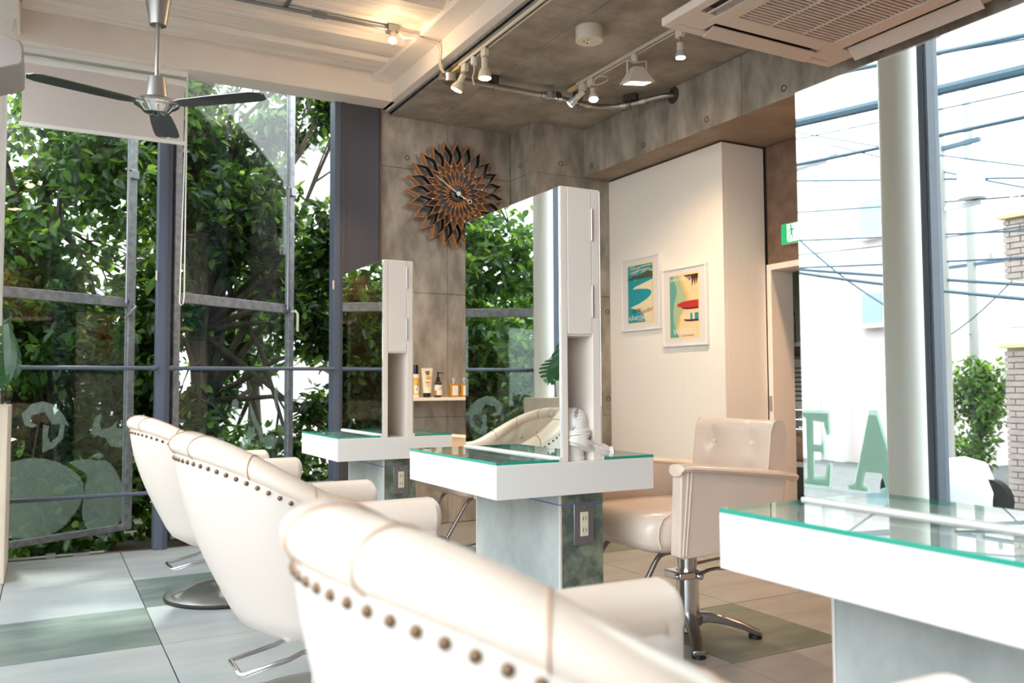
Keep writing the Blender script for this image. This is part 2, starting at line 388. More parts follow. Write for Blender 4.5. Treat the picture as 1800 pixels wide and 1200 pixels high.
# ---------------------------------------------------------------- window wall (Y = 5.74)
def mullion(n, x0, x1, yb, mat_='navy', groove=True, z0=0, z1=2.985):
    g = G().box(x0,x1,5.70,5.82,z0,z1)
    o = ob('window_%d' % n, g, mat_, kind=S, bev=.003)
    if groove: ob('window_frame', G().box(x1-.022,x1+.004,5.692,5.70,z0,z1), 'navyd', o, bev=.002)
    return o
w1 = mullion(1, .598,.672,0)
w2 = mullion(2, 1.722,1.788,0)
w3 = ob('window_3', G().box(1.79,2.045,5.70,5.76,0,2.985), 'navyd', kind=S, bev=.003)
ob('panel_edge', G().box(1.79,1.80,5.694,5.70,0,2.985).box(2.045,2.060,5.695,5.76,0,2.985), 'brownpaint', w3, bev=.001)
w4 = ob('window_4', G().box(-.55,-.45,5.70,5.82,-.1,2.985), 'navy', kind=S, bev=.003)
for n,(a,b) in enumerate(((-.45,.598),(.672,1.722))):
    r_ = ob('window_%d' % (5+n), G().tube([(a,5.69,1.115),(b,5.69,1.115)], .0125, 12), 'navy', kind=S)
    ob('rail_bracket', G().cyl((a+.004,5.69,1.115),(a+.03,5.69,1.115),.017).cyl((b-.03,5.69,1.115),(b-.004,5.69,1.115),.017), 'navy', r_)
    ob('window_rail', G().tube([(a,5.69,.352),(b,5.69,.352)], .0125, 12), 'navy', r_)
    ob('catch_plate', G().box(b-.012,b-.002,5.69,5.70,1.66,1.72), 'ivory', r_, bev=.002)
def etched(shapes, parent, o, ax):
    for poly in shapes:
        g = G().prism(poly, o, ax, (0,0,1), .0015)
        ob('etched_shape', g, 'frost', parent, smooth=False)
def blob(cx, cz, rx, rz, n=20, wob=.0, ph=0):
    return [(cx+rx*math.cos(2*PI*k/n)*(1+wob*math.sin(3*2*PI*k/n+ph)), cz+rz*math.sin(2*PI*k/n)*(1+wob*math.cos(2*2*PI*k/n+ph))) for k in range(n)]
def leaf_window(n, hx, ang, L, first):
    a = math.radians(ang); ax = Vector((math.cos(a), math.sin(a), 0)); ay = Vector((-ax.y, ax.x, 0)); o = Vector((hx,5.76,0))
    def bar(s0,s1,z0,z1,t=.022): 
        c = o+ax*(s0+s1)/2; return G().obox((c.x,c.y,(z0+z1)/2), ax, ay, (0,0,1), (s1-s0)/2, t, (z1-z0)/2)
    fr = ob('window_%d' % n, bar(0,.05,.05,3.4), 'galv', kind=S, bev=.003)
    ob('stile', bar(L-.05,L,.05,3.4), 'galv', fr, bev=.003)
    ob('rail', bar(.05,L-.05,1.535,1.60), 'galv', fr, bev=.003)
    ob('rail', bar(.05,L-.05,.05,.09), 'galv', fr, bev=.003)
    ob('rail', bar(.05,L-.05,3.35,3.4), 'galv', fr, bev=.003)
    ob('pane', bar(.05,L-.05,.09,1.535,.004), 'glass', fr, smooth=False)
    ob('pane', bar(.05,L-.05,1.60,3.35,.004), 'glass', fr, smooth=False)
    e = o+ax*(L-.075)-ay*.03
    ob('bolt_rod', G().tube([(e.x,e.y,1.56),(e.x,e.y,2.48)], .008, 8), 'alu', fr)
    e2 = o+ax*(L-.03)-ay*.03
    ob('bolt_bracket', G().obox((e2.x,e2.y,2.44), ax, ay, (0,0,1), .028,.014,.03).obox((e2.x-.03,e2.y,2.47), ax, ay, (0,0,1), .03,.008,.008), 'alu', fr, bev=.003)
    h0 = o+ax*(L-.045)-ay*.04
    if first: pts = [(h0.x,h0.y,1.545), (h0.x-ay.x*.03,h0.y-ay.y*.03,1.545), (h0.x+.01-ay.x*.04,h0.y-ay.y*.04,1.54), (h0.x-.06-ay.x*.04,h0.y-ay.y*.04,1.45)]
    else: pts = [(h0.x,h0.y,1.545), (h0.x+.02,h0.y-.03,1.55), (h0.x+.035,h0.y-.04,1.53), (h0.x+.035,h0.y-.04,1.40)]
    ob('window_handle', G().tube(pts, .009, 8), 'ivory' if not first else 'alu', fr)
    ob('lock_plate', G().obox((h0.x,h0.y+.01,1.53), ax, ay, (0,0,1), .014,.012,.05), 'galv', fr, bev=.002)
    oo = o-ay*.0075
    if first:
        u = lambda p: [(x,z) for x,z in p]
        sh = [u([(.36,.84),(.42,.90),(.49,.915),(.56,.89),(.61,.84),(.66,.76),(.58,.77),(.55,.77),(.50,.85),(.42,.83),(.41,.79),(.46,.77),(.43,.755),(.38,.77)]),
              u([(.49,.77),(.53,.765),(.52,.70),(.54,.66),(.59,.70),(.60,.77),(.63,.77),(.62,.68),(.56,.625),(.49,.60)]),
              u([(.80,.70),(.83,.80),(.87,.83),(.88,.80),(.86,.76),(.88,.72),(.95,.74),(.99,.78),(.98,.73),(1.04,.72),(1.06,.66),(1.02,.60),(.95,.61),(.90,.67)]),
              blob(.86,.555,.035,.018), u([(.66,.53),(.76,.54),(.84,.53),(.86,.46),(.82,.42)]),
              blob(.45,.33,.30,.25,28,.06,1), blob(.90,.27,.15,.24,24,.10,2.3)]
    else:
        sh = [blob(.53,.86,.03,.06,18,.1), [(.55,.55),(.60,.64),(.66,.71),(.71,.72),(.72,.66),(.66,.60),(.60,.52)],
              [(.66,.88),(.70,.83),(.73,.76),(.77,.70),(.80,.62),(.77,.60),(.74,.68),(.70,.74),(.67,.80)], blob(.86,.60,.07,.06,18,.15), blob(.40,.62,.035,.05,14,.1), blob(.92,.92,.02,.10,14,.2)]
    etched(sh, fr, oo, ax)
    return fr
lw1 = leaf_window(7, -.44, 30, 1.10, True)
lw2 = leaf_window(8, .69, 33, 1.08, False)
# floor track of the leaf windows
ob('window_9', G().tube([(-.4,5.735,.012),(.33,5.735,.012)], .008, 8).box(.02,.07,5.715,5.745,0,.03).box(.16,.25,5.718,5.74,0,.02), 'darkchrome', kind=S)

# ---------------------------------------------------------------- street side facade (X = -0.5)
fy = [5.70,2.42,-.9]
f1 = ob('window_10', G().box(-.53,-.45,2.33,2.385,-.05,3.0), 'navy', kind=S, bev=.004)
ob('window_frame', G().box(-.45,-.443,2.34,2.36,-.05,3.0), 'navyd', f1)
ob('window_11', G().box(-.56,-.44,-1.3,-1.2,-.05,3.0), 'navy', kind=S, bev=.004)
for n,(a,b) in enumerate(((2.385,5.70),(-1.2,2.33))):
    wdw = ob('window_%d' % (12+n), G().box(-.53,-.47,a,b,-.05,.03).box(-.53,-.47,a,b,2.94,3.0), 'navy', kind=S, bev=.003)
    ob('pane', G().box(-.503,-.497,a,b,.03,2.94), 'shopglass', wdw, smooth=False)
    if n == 0: pane_w = wdw
# shop letters E A on the glass, readable from the street
def serifE(k=1):
    return [(0,0),(.155,0),(.165,.12),(.15,.12),(.13,.05),(.065,.04),(.065,.165),(.11,.165),(.125,.14),(.125,.225),(.11,.20),(.065,.20),(.065,.315),(.13,.31),(.145,.25),(.16,.25),(.155,.355),(0,.355),(0,.335),(.022,.325),(.022,.03),(0,.02)]
def serifA():
    return [(0,0),(.11,0),(.11,.02),(.085,.03),(.10,.09),(.185,.09),(.205,.03),(.18,.02),(.18,0),(.30,0),(.30,.02),(.275,.03),(.165,.355),(.125,.355),(.04,.03),(0,.02)]
for nm, poly, y0 in (('etched_letter', serifE(), 3.10), ('etched_letter', serifA(), 2.83)):
    # text runs towards -Y when read from the street side mirror image
    ob(nm, G().prism(poly, (-.4965,y0,.498), (0,-1,0), (0,0,1), .0015), 'letter', pane_w, smooth=False)
    cx = sum(p[0] for p in poly)/len(poly); cz = sum(p[1] for p in poly)/len(poly)
    big = [((p[0]-cx)*1.12+cx, (p[1]-cz)*1.08+cz) for p in poly]
    ob('letter_border', G().prism(big, (-.503,y0,.498), (0,-1,0), (0,0,1), .001), 'letterrim', pane_w, smooth=False)
# pipe columns
c1 = ob('trim_7', G().cyl((-.30,5.60,.905),(-.30,5.60,3.0),.077,n=32), 'white', kind=S)
ob('joint_ring', G().cyl((-.30,5.60,2.80),(-.30,5.60,2.815),.079,n=32), 'cream', c1)
c2 = ob('trim_8', G().cyl((-.30,2.36,0),(-.30,2.36,3.0),.077,n=32), 'white', kind=S)
ob('joint_ring', G().cyl((-.30,2.36,.02),(-.30,2.36,.06),.080,n=32), 'cream', c2)

# ================================================================= OUTSIDE
ob('ground', G().box(-40,-.75,-30,60,-.42,-.32).box(-.75,40,5.81,60,-.42,-.32), 'road', kind=S, smooth=False)
ob('planting_bed', G().box(-3.9,3.4,5.95,9.4,-.32,-.25), 'soil', kind=S, smooth=False)
for (x,y_,w,l) in ((-5.2,5.0,.9,.10),(-5.9,5.5,.9,.10),(-4.6,4.9,.12,1.0)):
    ob('trim_9' if w < .5 else 'trim_10', G().box(x-w/2,x+w/2,y_-l/2,y_+l/2,-.32,-.315), 'roadpaint', kind=S, smooth=False)

def tree(label, base, hgt, blobs, nleaf, mats, seed, parts=0, trunk_r=.09, lsz=1.0):
    rr = np.random.RandomState(seed); rp = random.Random(seed)
    t = thing('leafy_tree', label, 'tree', base)
    bx, by, bz = base
    trunkpts = [(bx,by,bz)]; 
    for i in range(1,7): trunkpts.append((bx+rp.uniform(-.08,.08), by+rp.uniform(-.06,.06), bz+hgt*.8*i/6))
    ob('trunk', G().tube(trunkpts, [trunk_r*(1-.11*i) for i in range(7)], 10), 'bark', t)
    g = G()
    for b in blobs:
        k = rp.randint(2,5); p0 = Vector(trunkpts[k]); p1 = Vector(b[:3]); md_ = p0.lerp(p1,.5)+Vector((rp.uniform(-.1,.1),rp.uniform(-.1,.1),.08))
        g.tube([p0, p0.lerp(md_,.6), md_, md_.lerp(p1,.6), p1], [.030,.026,.020,.014,.008], 6)
        for q in range(4):
            d = Vector((rp.uniform(-1,1),rp.uniform(-.6,.6),rp.uniform(-.5,.9)))*b[3]*.8
            g.tube([md_.lerp(p1,.3+q*.2), md_.lerp(p1,.5+q*.15)+d*.5, p1+d], [.011,.008,.004], 5)
    ob('branch', g, 'bark', t, kind='stuff')
    # leaf whorls
    nb = len(blobs); ncl = nleaf//7
    B = np.array(blobs)
    wts = B[:,3]**2.2; wts = wts/wts.sum()
    bi = rr.choice(nb, ncl, p=wts)
    u = rr.normal(size=(ncl,3)); u /= np.linalg.norm(u,axis=1)[:,None]; rad = rr.rand(ncl)**(1/2.2)
    cc = B[bi,:3]+u*(rad*B[bi,3])[:,None]*np.array([1,.75,.9])
    ok = (cc[:,1] > 6.45+.0*cc[:,0]) | (cc[:,0] < -.6)
    ok &= cc[:,2] > bz+.05
    cc = cc[ok]; ncl = len(cc)
    c = np.repeat(cc,7,axis=0); n = len(c)
    td = rr.normal(size=(ncl,3)); td[:,2] = td[:,2]*.5-.15; td /= np.linalg.norm(td,axis=1)[:,None]; td = np.repeat(td,7,axis=0)
    d = rr.normal(size=(n,3))+td*.9; d[:,2] -= .25; d /= np.linalg.norm(d,axis=1)[:,None]
    up0 = rr.normal(size=(n,3))*.55+np.array([0,-.25,1.0]); s_ = np.cross(d,up0); s_ /= np.linalg.norm(s_,axis=1)[:,None]; nn = np.cross(s_,d)
    L = (.066+.046*rr.rand(n))*lsz; Wd = L*(.24+.06*rr.rand(n))
    b0 = c+d*(.015+.03*rr.rand(n))[:,None]
    Lc = L[:,None]; Wc = Wd[:,None]
    V = np.stack([b0, b0+d*Lc*.3+s_*Wc+nn*Wc*.35, b0+d*Lc*.68+s_*Wc*.8+nn*Wc*.25-nn*Lc*.03, b0+d*Lc-nn*Lc*.10, b0+d*Lc*.68-s_*Wc*.8+nn*Wc*.25-nn*Lc*.03, b0+d*Lc*.3-s_*Wc+nn*Wc*.35], axis=1)
    F = np.array([[0,1,2,3],[0,3,4,5]])
    npart = min(parts, n)
    # the leaves nearest to the room are single parts, the rest one mass
    order = np.argsort(c[:,1]+rr.rand(n)*.2)
    pid, rest = order[:npart], order[npart:]
    def mk(idx, nm):
        vv = V[idx].reshape(-1,3)-np.array(base); ff = (F[None]+6*np.arange(len(idx))[:,None,None]).reshape(-1,4)
        me = bpy.data.meshes.new(nm); me.vertices.add(len(vv)); me.vertices.foreach_set('co', vv.ravel())
        me.loops.add(ff.size); me.loops.foreach_set('vertex_index', ff.ravel())
        me.polygons.add(len(ff)); me.polygons.foreach_set('loop_start', np.arange(0,ff.size,4)); 
        me.update(calc_edges=True)
        for x in mats: me.materials.append(M[x])
        me.polygons.foreach_set('material_index', np.repeat((rr.rand(len(idx)) < .22).astype(int) if len(mats) > 1 else np.zeros(len(idx),int), 2))
        me.polygons.foreach_set('use_smooth', [True]*len(ff)); me.update(); return me
    o = bpy.data.objects.new('foliage', mk(rest,'foliage')); COL.objects.link(o); o.parent = t; o['kind'] = 'stuff'
    if npart:
        proto = G().add([(0,0,0),(.30,.27,.09),(.68,.22,.04),(1,0,-.10),(.68,-.22,.04),(.30,-.27,.09)], [(0,1,2,3),(0,3,4,5)])
        pm = mesh_of(proto, 'leaf', mats[0], fix=False)
        pm2 = mesh_of(proto, 'leaf', mats[-1], fix=False)
        for q in pid:
            lo = bpy.data.objects.new('leaf', pm2 if rp.random() < .2 else pm); COL.objects.link(lo); lo.parent = t
            mm = Matrix.Identity(4)
            for i in range(3): mm[i][0], mm[i][1], mm[i][2], mm[i][3] = d[q][i], s_[q][i], nn[q][i], b0[q][i]-base[i]
            lo.matrix_basis = mm @ Matrix.Scale(float(L[q]), 4)
    return t
rb = random.Random(5)
def bl(x0,x1,y0,y1,z0,z1,n,r0=.3,r1=.55): return [(rb.uniform(x0,x1),rb.uniform(y0,y1),rb.uniform(z0,z1),rb.uniform(r0,r1)) for _ in range(n)]
tree('dense broad-leaved tree outside the left window bay, under the roller blind', (.0,7.55,-.3), 4.2,
     bl(-.9,.75,6.75,7.6,.1,3.5,34,.28,.5), 25000, ['leaf1','leaf3'], 3, 240)
tree('broad-leaved tree with a thick forked trunk behind the middle window bay', (1.15,7.35,-.3), 4.4,
     bl(.65,1.9,6.85,7.8,-.1,3.9,32,.25,.45)+bl(1.85,2.35,6.6,7.3,1.3,2.3,4,.2,.32)+bl(1.9,2.3,6.7,7.1,1.35,2.75,6,.22,.32)+[(2.15,6.9,3.25,.3),(1.95,6.75,3.3,.2),(2.0,6.9,.8,.25),(2.2,6.8,.45,.2)], 25000, ['leaf2','leaf3'], 4, 240, .12)
tree('tree farther back behind the left window bay, seen between the nearer crowns', (-.7,9.0,-.3), 4.8,
     bl(-2.2,1.2,8.4,9.6,.2,3.9,24,.4,.65), 9500, ['leaf1','leaf3'], 5, 0, .09, 1.15)
tree('tree farther back behind the middle window bay near the white building', (2.0,9.6,-.3), 4.8,
     bl(1.0,3.0,9.0,10.2,-.1,2.6,13,.35,.6), 5200, ['leaf2','leaf3'], 6, 0, .08, 1.15)
tree('bushy tree at the street corner, mirrored in the middle station mirror', (-2.0,8.0,-.3), 4.6,
     bl(-3.3,-1.0,7.0,8.8,.1,3.5,26,.35,.6), 9000, ['leaf3','leaf1'], 7, 0, .09, 1.1)  # mostly bright leaves: pale sky haze is put into the leaf colour
tree('small pale green tree at the far kerb, seen only in the middle mirror', (-4.2,12.0,-.3), 4.4,
     bl(-6.0,-3.0,11.0,13.0,.5,2.6,12,.4,.7), 4500, ['leaf3'], 8, 0, .09, 1.3)
tree('round shrub by the brick house at the end of the lane', (-8.0,7.05,-.3), 1.4,
     bl(-8.4,-7.7,6.8,7.4,.1,1.1,7,.25,.4), 2600, ['leaf1','leaf3'], 9, 0, .05, 1.0)

# white building beyond the trees on the right of the window wall
b = thing('building', 'white house with a balcony slab and a round column beyond the trees', 'building', (4.2,14.5,-.32))
ob('wall', G().box(2.2,8,14.2,16,-.32,5.9), 'bldwhite', b, smooth=False)
ob('balcony', G().box(2.6,8,13.4,14.2,5.0,5.25).box(2.6,8,13.4,13.5,5.25,6.0), 'bldgrey', b, bev=.02)
ob('column', G().cyl((3.15,12.6,-.32),(3.15,12.6,2.4),.33,n=24), 'bldwhite', b)
ob('column_head', G().box(2.7,3.6,12.2,14.2,2.4,2.6), 'bldgrey', b, bev=.02)
for z in (.9,3.1):
    w_ = ob('window', G().box(4.2,5.2,14.12,14.2,z,z+1.2), 'bldgrey', b, bev=.01)
    ob('pane', G().box(4.25,4.68,14.10,14.12,z+.05,z+1.15).box(4.72,5.15,14.10,14.12,z+.05,z+1.15), 'winblue', w_)
b = thing('building', 'low pale house behind the left trees with one window', 'building', (-1,15,-.32))
ob('wall', G().box(-5.2,1.6,14.5,17,-.32,2.3), 'bldwhite', b, smooth=False)
ob('roof', G().prism([(0,0),(7.2,0),(6.9,.25),(.3,.25)], (-5.4,14.3,2.3), (1,0,0), (0,0,1), -2.7), 'bldgrey', b)
w_ = ob('window', G().box(.1,1.0,14.44,14.5,1.0,2.0), 'bldgrey', b, bev=.01); ob('pane', G().box(.15,.95,14.42,14.44,1.05,1.95), 'winblue', w_)
# rose white house across the lane (seen in the right mirror)
b = thing('building', 'pale rose house across the street, reflected left of the pipe column', 'building', (-10.5,9,-.32))
ob('wall', G().box(-13,-9,9.95,14,-.32,4.9), 'bldwhite', b, smooth=False)
ob('wall', G().box(-13,-9.05,8.3,9.95,-.32,4.2), 'bldpink', b, smooth=False)
ob('pillar', G().box(-9.0,-8.85,9.95,10.15,-.32,4.9), 'bldwhite', b, bev=.01)
ob('downpipe', G().cyl((-8.92,10.55,-.32),(-8.92,10.55,4.8),.06,n=12), 'bldwhite', b)
ob('gutter', G().box(-9.1,-8.85,9.95,14,4.85,4.97), 'bldgrey', b, bev=.01)
for y0,y1,z0,z1 in ((9.15,9.6,3.4,4.05),(9.15,9.6,1.95,2.5),(8.5,8.95,1.95,2.6)):
    w_ = ob('window', G().box(-9.0,-8.93,y0,y1,z0,z1), 'bldgrey', b, bev=.01)
    ob('pane', G().box(-8.93,-8.915,y0+.04,y1-.04,z0+.04,z1-.04), 'winblue', w_)
    ob('sill', G().box(-9.0,-8.85,y0-.05,y1+.05,z0-.05,z0), 'bldwhite', w_)
# brick house
b = thing('building', 'brick house with a balcony at the right edge of the right mirror', 'building', (-7,4,-.32))
ob('wall', G().box(-8.5,-6.03,1.0,5.41,-.32,1.36).box(-8.5,-6.03,1.0,5.38,2.08,2.72).box(-8.5,-6.6,1.0,5.3,1.36,2.08), 'mortar', b, smooth=False)
g = G(); rbk = random.Random(3)
for z0,z1,ye in ((-.30,1.34,5.42),(2.09,2.70,5.39)):
    r = 0; z = z0
    while z < z1-.03:
        y_ = 1.0+(r%2)*.11
        while y_ < ye-.02:
            e = min(y_+.21, ye); dx = rbk.uniform(-.004,.006); g.box(-6.04,-6.0+dx,y_,e,z,min(z+.052,z1)); y_ += .222
        z += .063; r += 1
ob('brickwork', g, 'brick', b, smooth=False, kind='stuff')
ob('coping', G().box(-6.2,-5.95,1.0,5.46,1.36,1.40).box(-6.2,-5.95,1.0,5.43,2.72,2.76), 'yellowwood', b, bev=.005)
ob('balcony_rail', G().tube([(-6.0,2.0,2.95),(-6.0,5.3,2.95)],.015,6).tube([(-6.0,2.0,1.58),(-6.0,5.35,1.58)],.015,6)
   .tube([(-6.0,5.2,2.76),(-6.0,5.2,2.95)],.012,6).tube([(-6.0,4.9,2.76),(-6.0,4.9,2.95)],.012,6).tube([(-6.0,5.3,1.4),(-6.0,5.3,1.58)],.012,6).tube([(-6.0,5.0,1.4),(-6.0,5.0,1.58)],.012,6), 'bldgrey', b)
ob('wall', G().box(-16,-11.5,6.3,8.2,-.32,1.9), 'bldwhite', thing('building', 'small cream house at the far end of the lane with dark eaves', 'building', (-12,7,-.32)), smooth=False)
ob('roof', G().prism([(0,0),(2.1,0),(1.05,.5)], (-11.2,6.15,1.9), (0,1,0), (0,0,1), -4.5), 'bldgrey', [o for o in COL.objects if o.get('label','').startswith('small cream house')][0])
# poles
for lab,(x,y_,r_,h) in {'thick concrete utility pole beside the blue mullion, in the right mirror': (-6.0,6.11,.085,5.6), 'thinner utility pole nearer the brick house, in the right mirror': (-9.0,7.7,.07,5.8)}.items():
    p = thing('utility_pole', lab, 'utility pole', (x,y_,-.32))
    ob('pole', G().tube([(x,y_,-.32),(x,y_,h)], [r_,r_*.75], 16), 'polegrey', p)
    ob('cross_arm', G().box(x-.03,x+.03,y_-.5,y_+.5,3.62 if x > -7 else 2.7,3.67 if x > -7 else 2.75), 'cable', p, bev=.005)
    ob('insulator', G().cyl((x,y_-.4,3.67),(x,y_-.4,3.8),.02).cyl((x,y_+.4,3.67),(x,y_+.4,3.8),.02) if x > -7 else G().cyl((x,y_-.3,2.75),(x,y_-.3,2.85),.03), 'polegrey', p)
    if x > -7: ob('transformer', G().cyl((x+.05,y_-.42,3.0),(x+.05,y_-.42,3.42),.14,n=18).box(x-.02,x+.02,y_-.5,y_,2.93,2.98), 'bldgrey', p)
    ob('step_bolt', G().tube([(x-.12,y_,1.2),(x+.12,y_,1.2)],.008,6).tube([(x-.12,y_,1.7),(x+.12,y_,1.7)],.008,6), 'cable', p)
# overhead cables
cabs = [((-3.5,5.88,3.53),(-3.5,3.67,3.33),.045,'thick bundled overhead cable crossing the top of the right mirror'),((-3.5,5.88,3.95),(-3.5,3.66,3.59),.022,'topmost heavy overhead cable in the upper right mirror corner'),
 ((-4,6.32,4.22),(-4,3.95,3.76),.008,'thin highest overhead wire above the bundled cable'),((-4,6.34,3.56),(-4,3.97,3.34),.007,'thin overhead wire just under the bundled cable'),
 ((-4,6.35,3.29),(-4,3.98,3.13),.018,'medium overhead cable sloping under the bundled cable'),((-6,8.2,3.74),(-6,5.16,3.12),.012,'far overhead cable level with the insulators'),
 ((-6,8.21,3.31),(-6,5.16,2.93),.009,'far overhead wire over the transformer'),((-6,8.23,2.93),(-6,5.17,2.57),.011,'far overhead wire through the transformer'),
 ((-6,8.24,2.56),(-6,5.18,2.29),.012,'far overhead cable under the transformer'),((-6,8.24,2.54),(-6,5.19,2.01),.018,'lowest heavy telephone cable on the utility pole'),
 ((-5,7.31,2.33),(-5,6.05,2.05),.018,'drooping dark service cable in front of the rose house'),((-5,7.09,3.95),(-5,6.01,3.52),.008,'steep thin wire at the upper left of the right mirror'),
 ((-6,8.03,2.77),(-6,6.83,1.88),.012,'diagonal service wire running down across the rose house'),((-8,7.48,1.57),(-8,6.61,2.18),.010,'guy wire sloping behind the utility pole'),
 ((-6,8.23,2.73),(-6,6.81,2.66),.007,'thin nearly level wire across the rose house windows'),((-6,6.11,3.41),(-6,5.16,3.02),.010,'wire leaving the utility pole towards the brick house')]
for a,b_,r_,lab in cabs:
    a, b_ = Vector(a), Vector(b_); d = (b_-a); ex_ = .12 if 'short thick' in lab or 'diagonal' in lab or 'guy' in lab else 1.6; a2, b2 = a-d*ex_, b_+d*ex_
    pts = [a2.lerp(b2, i/14)+Vector((0,0,-.06*math.sin(PI*i/14)+.055)) for i in range(15)]
    o = ob('overhead_cable', G().tube(pts, r_, 8), 'cable', loc=tuple(a)); tag(o, lab, 'cable')
# parked scooter under a cover
sc_ = thing('scooter', 'scooter under a pale cover parked in the lane', 'scooter', (-5.1,5.55,-.32))
ob('cover', G().grid([[(-5.1+.24*math.cos(t)*w, 5.55+.56*s, -.2+.85*h*(1-.25*(math.sin(t*3)*.1))*max(.0,math.sin(t))) for t in np.linspace(0,PI,12)] for s,w,h in ((-1,.3,.25),(-.8,.7,.5),(-.4,.9,.55),(0,.8,.5),(.35,.8,.85),(.55,.9,.95),(.75,.5,.7),(.95,.3,.3))]), 'bldgrey', sc_)
ob('wheel', G().lathe([(.12,-.05),(.2,-.05),(.2,.05),(.12,.05)], (-5.1,5.05,-.12), 20, 'x'), 'black', sc_)
ob('wheel', G().lathe([(.12,-.05),(.2,-.05),(.2,.05),(.12,.05)], (-5.1,6.05,-.12), 20, 'x'), 'black', sc_)
ob('mirror', G().tube([(-5.1,5.95,.8),(-4.95,5.95,1.0)],.01,6).lathe([(.001,-.01),(.06,-.01),(.06,.01),(.001,.01)],(-4.95,5.95,1.03),16,'x'), 'black', sc_)

# ================================================================= STATIONS
def station(Xc, Xm, Y0, Y1, label, group, zt=1.675, Xr=None, first=True):
    Xr = Xr or Xc+.63
    cx = (Xc+Xr)/2; cy = (Y0+Y1)/2
    t = thing('styling_station', label, 'styling station', (cx,cy,0))
    zw = .742
    ob('counter', G().box(Xc,Xr,Y0,Y1,.631,zw), 'white', t, bev=.002)
    xl, xr = Xm, Xm+.158
    # glass tops left and right of the cabinet
    for a,b in ((Xc,xl-.012),(xr+.012,Xr)):
        g = G(); g.m(0).box(a,b,Y0,Y1,zw+.0005,zw+.0095)
        g.mi = [0,0,1,1,1,1]
        o = ob('glass_top', g, ['topglass','glassedge'], t, smooth=False)
    # cabinet: carcass boards with an open niche below and a hinged door above
    d = .155 if first else .155
    ob('cabinet', G().box(xl,xl+.025,Y0,Y1,zw,zt).box(xr-.032,xr,Y0,Y1,zw,zt).box(xl+.025,xr-.032,Y0+.30,Y1,zw,zt)
       .box(xl+.025,xr-.032,Y0,Y0+.30,zt-.012,zt).box(xl+.025,xr-.032,Y0+.006,Y0+.30,1.165,1.18), 'creamlam', t, bev=.0015)
    dd = ob('door', G().box(xl+.027,xr-.034,Y0-.001,Y0+.016,1.172,zt-.006), 'creamlam', t, bev=.0015, label='cream cabinet door')
    for z in (1.55,1.285):
        ob('hinge', G().cyl((xr-.033,Y0-.004,z-.055),(xr-.033,Y0-.004,z+.055),.004,n=10), 'brushed', t if False else dd)
    # mirrors on both faces
    g = G().box(xl-.006,xl-.0005,Y0+.001,Y1,zw+.012,zt-.001); 
    ob('mirror', G().box(xl-.005,xl-.0005,Y0+.002,Y1-.001,zw+.016,zt-.002), 'mirror', t, smooth=False, bev=.003, seg=1)
    ob('mirror', G().box(xr+.0005,xr+.005,Y0+.002,Y1-.001,zw+.016,zt-.002), 'mirror', t, smooth=False, bev=.003, seg=1)
    ob('mirror_trim', G().box(xl-.012,xl,Y0,Y1,zw,zw+.015).box(xr,xr+.012,Y0,Y1,zw,zw+.015), 'white', t, bev=.001)
    # slate clad pedestal
    px0, px1, py0, py1 = Xm+.02, Xm+.195, Y0+.05, Y1-.05
    ob('pedestal', G().box(px0+.006,px1-.006,py0+.006,py1-.006,0,.631), 'grout', t, smooth=False)
    for a,b_ in ((.002,.30),(.302,.631)):
        ob('slate_tile', G().box(px0,px0+.006,py0+.006,py1-.006,a,b_), 'slate', t, smooth=False)
        ob('slate_tile', G().box(px0+.006,px1,py0,py0+.006,a,b_), 'slate_shaded' if b_ < .6 or True else 'slate', t, smooth=False)
        ob('slate_tile', G().box(px1-.006,px1,py0+.006,py1-.006,a,b_), 'slate', t, smooth=False)
    ob('corner_trim', G().box(px0-.0015,px0+.006,py0-.0015,py0+.006,0,.631).box(px0-.0015,px0+.006,py1-.006,py1+.0015,0,.631), 'trim', t, smooth=False)
    ob('tape_line', G().box(px0-.002,px1+.001,py0-.002,py0,.590,.594).box(px0-.002,px0-.0005,py0,py1-.1,.590,.594), 'tape', t, smooth=False)
    # outlet plate
    ox = px0+.052
    op = ob('outlet_plate', G().box(ox,ox+.08,py0-.008,py0,.452,.592), 'alu', t, bev=.002)
    ob('outlet', G().box(ox+.025,ox+.057,py0-.011,py0-.007,.482,.564), 'ivory', op, bev=.002)
    s_ = G()
    for z in (.503,.543):
        for dx in (.035,.046): s_.box(ox+dx-.0012,ox+dx+.0012,py0-.0114,py0-.0108,z-.007,z+.007)
    ob('outlet_slots', s_, 'ink', op, smooth=False)
    ob('screw', G().cyl((ox+.04,py0-.0092,.463),(ox+.04,py0-.007,.463),.003,n=8).cyl((ox+.04,py0-.0092,.581),(ox+.04,py0-.007,.581),.003,n=8), 'brushed', op)
    return t
st_l = station(1.25,1.483,4.07,4.73,'far double-sided mirror station beside the grey window post and shelf of bottles', None, 1.636, 1.86)
st_m = station(1.27,1.519,2.44,3.18,'middle double-sided mirror station with a white towel in its open niche', None, 1.675)
st_r = station(1.195,1.437,.59,1.325,'nearest mirror station at the right edge, reflecting the street and pipe column', None, 1.64)

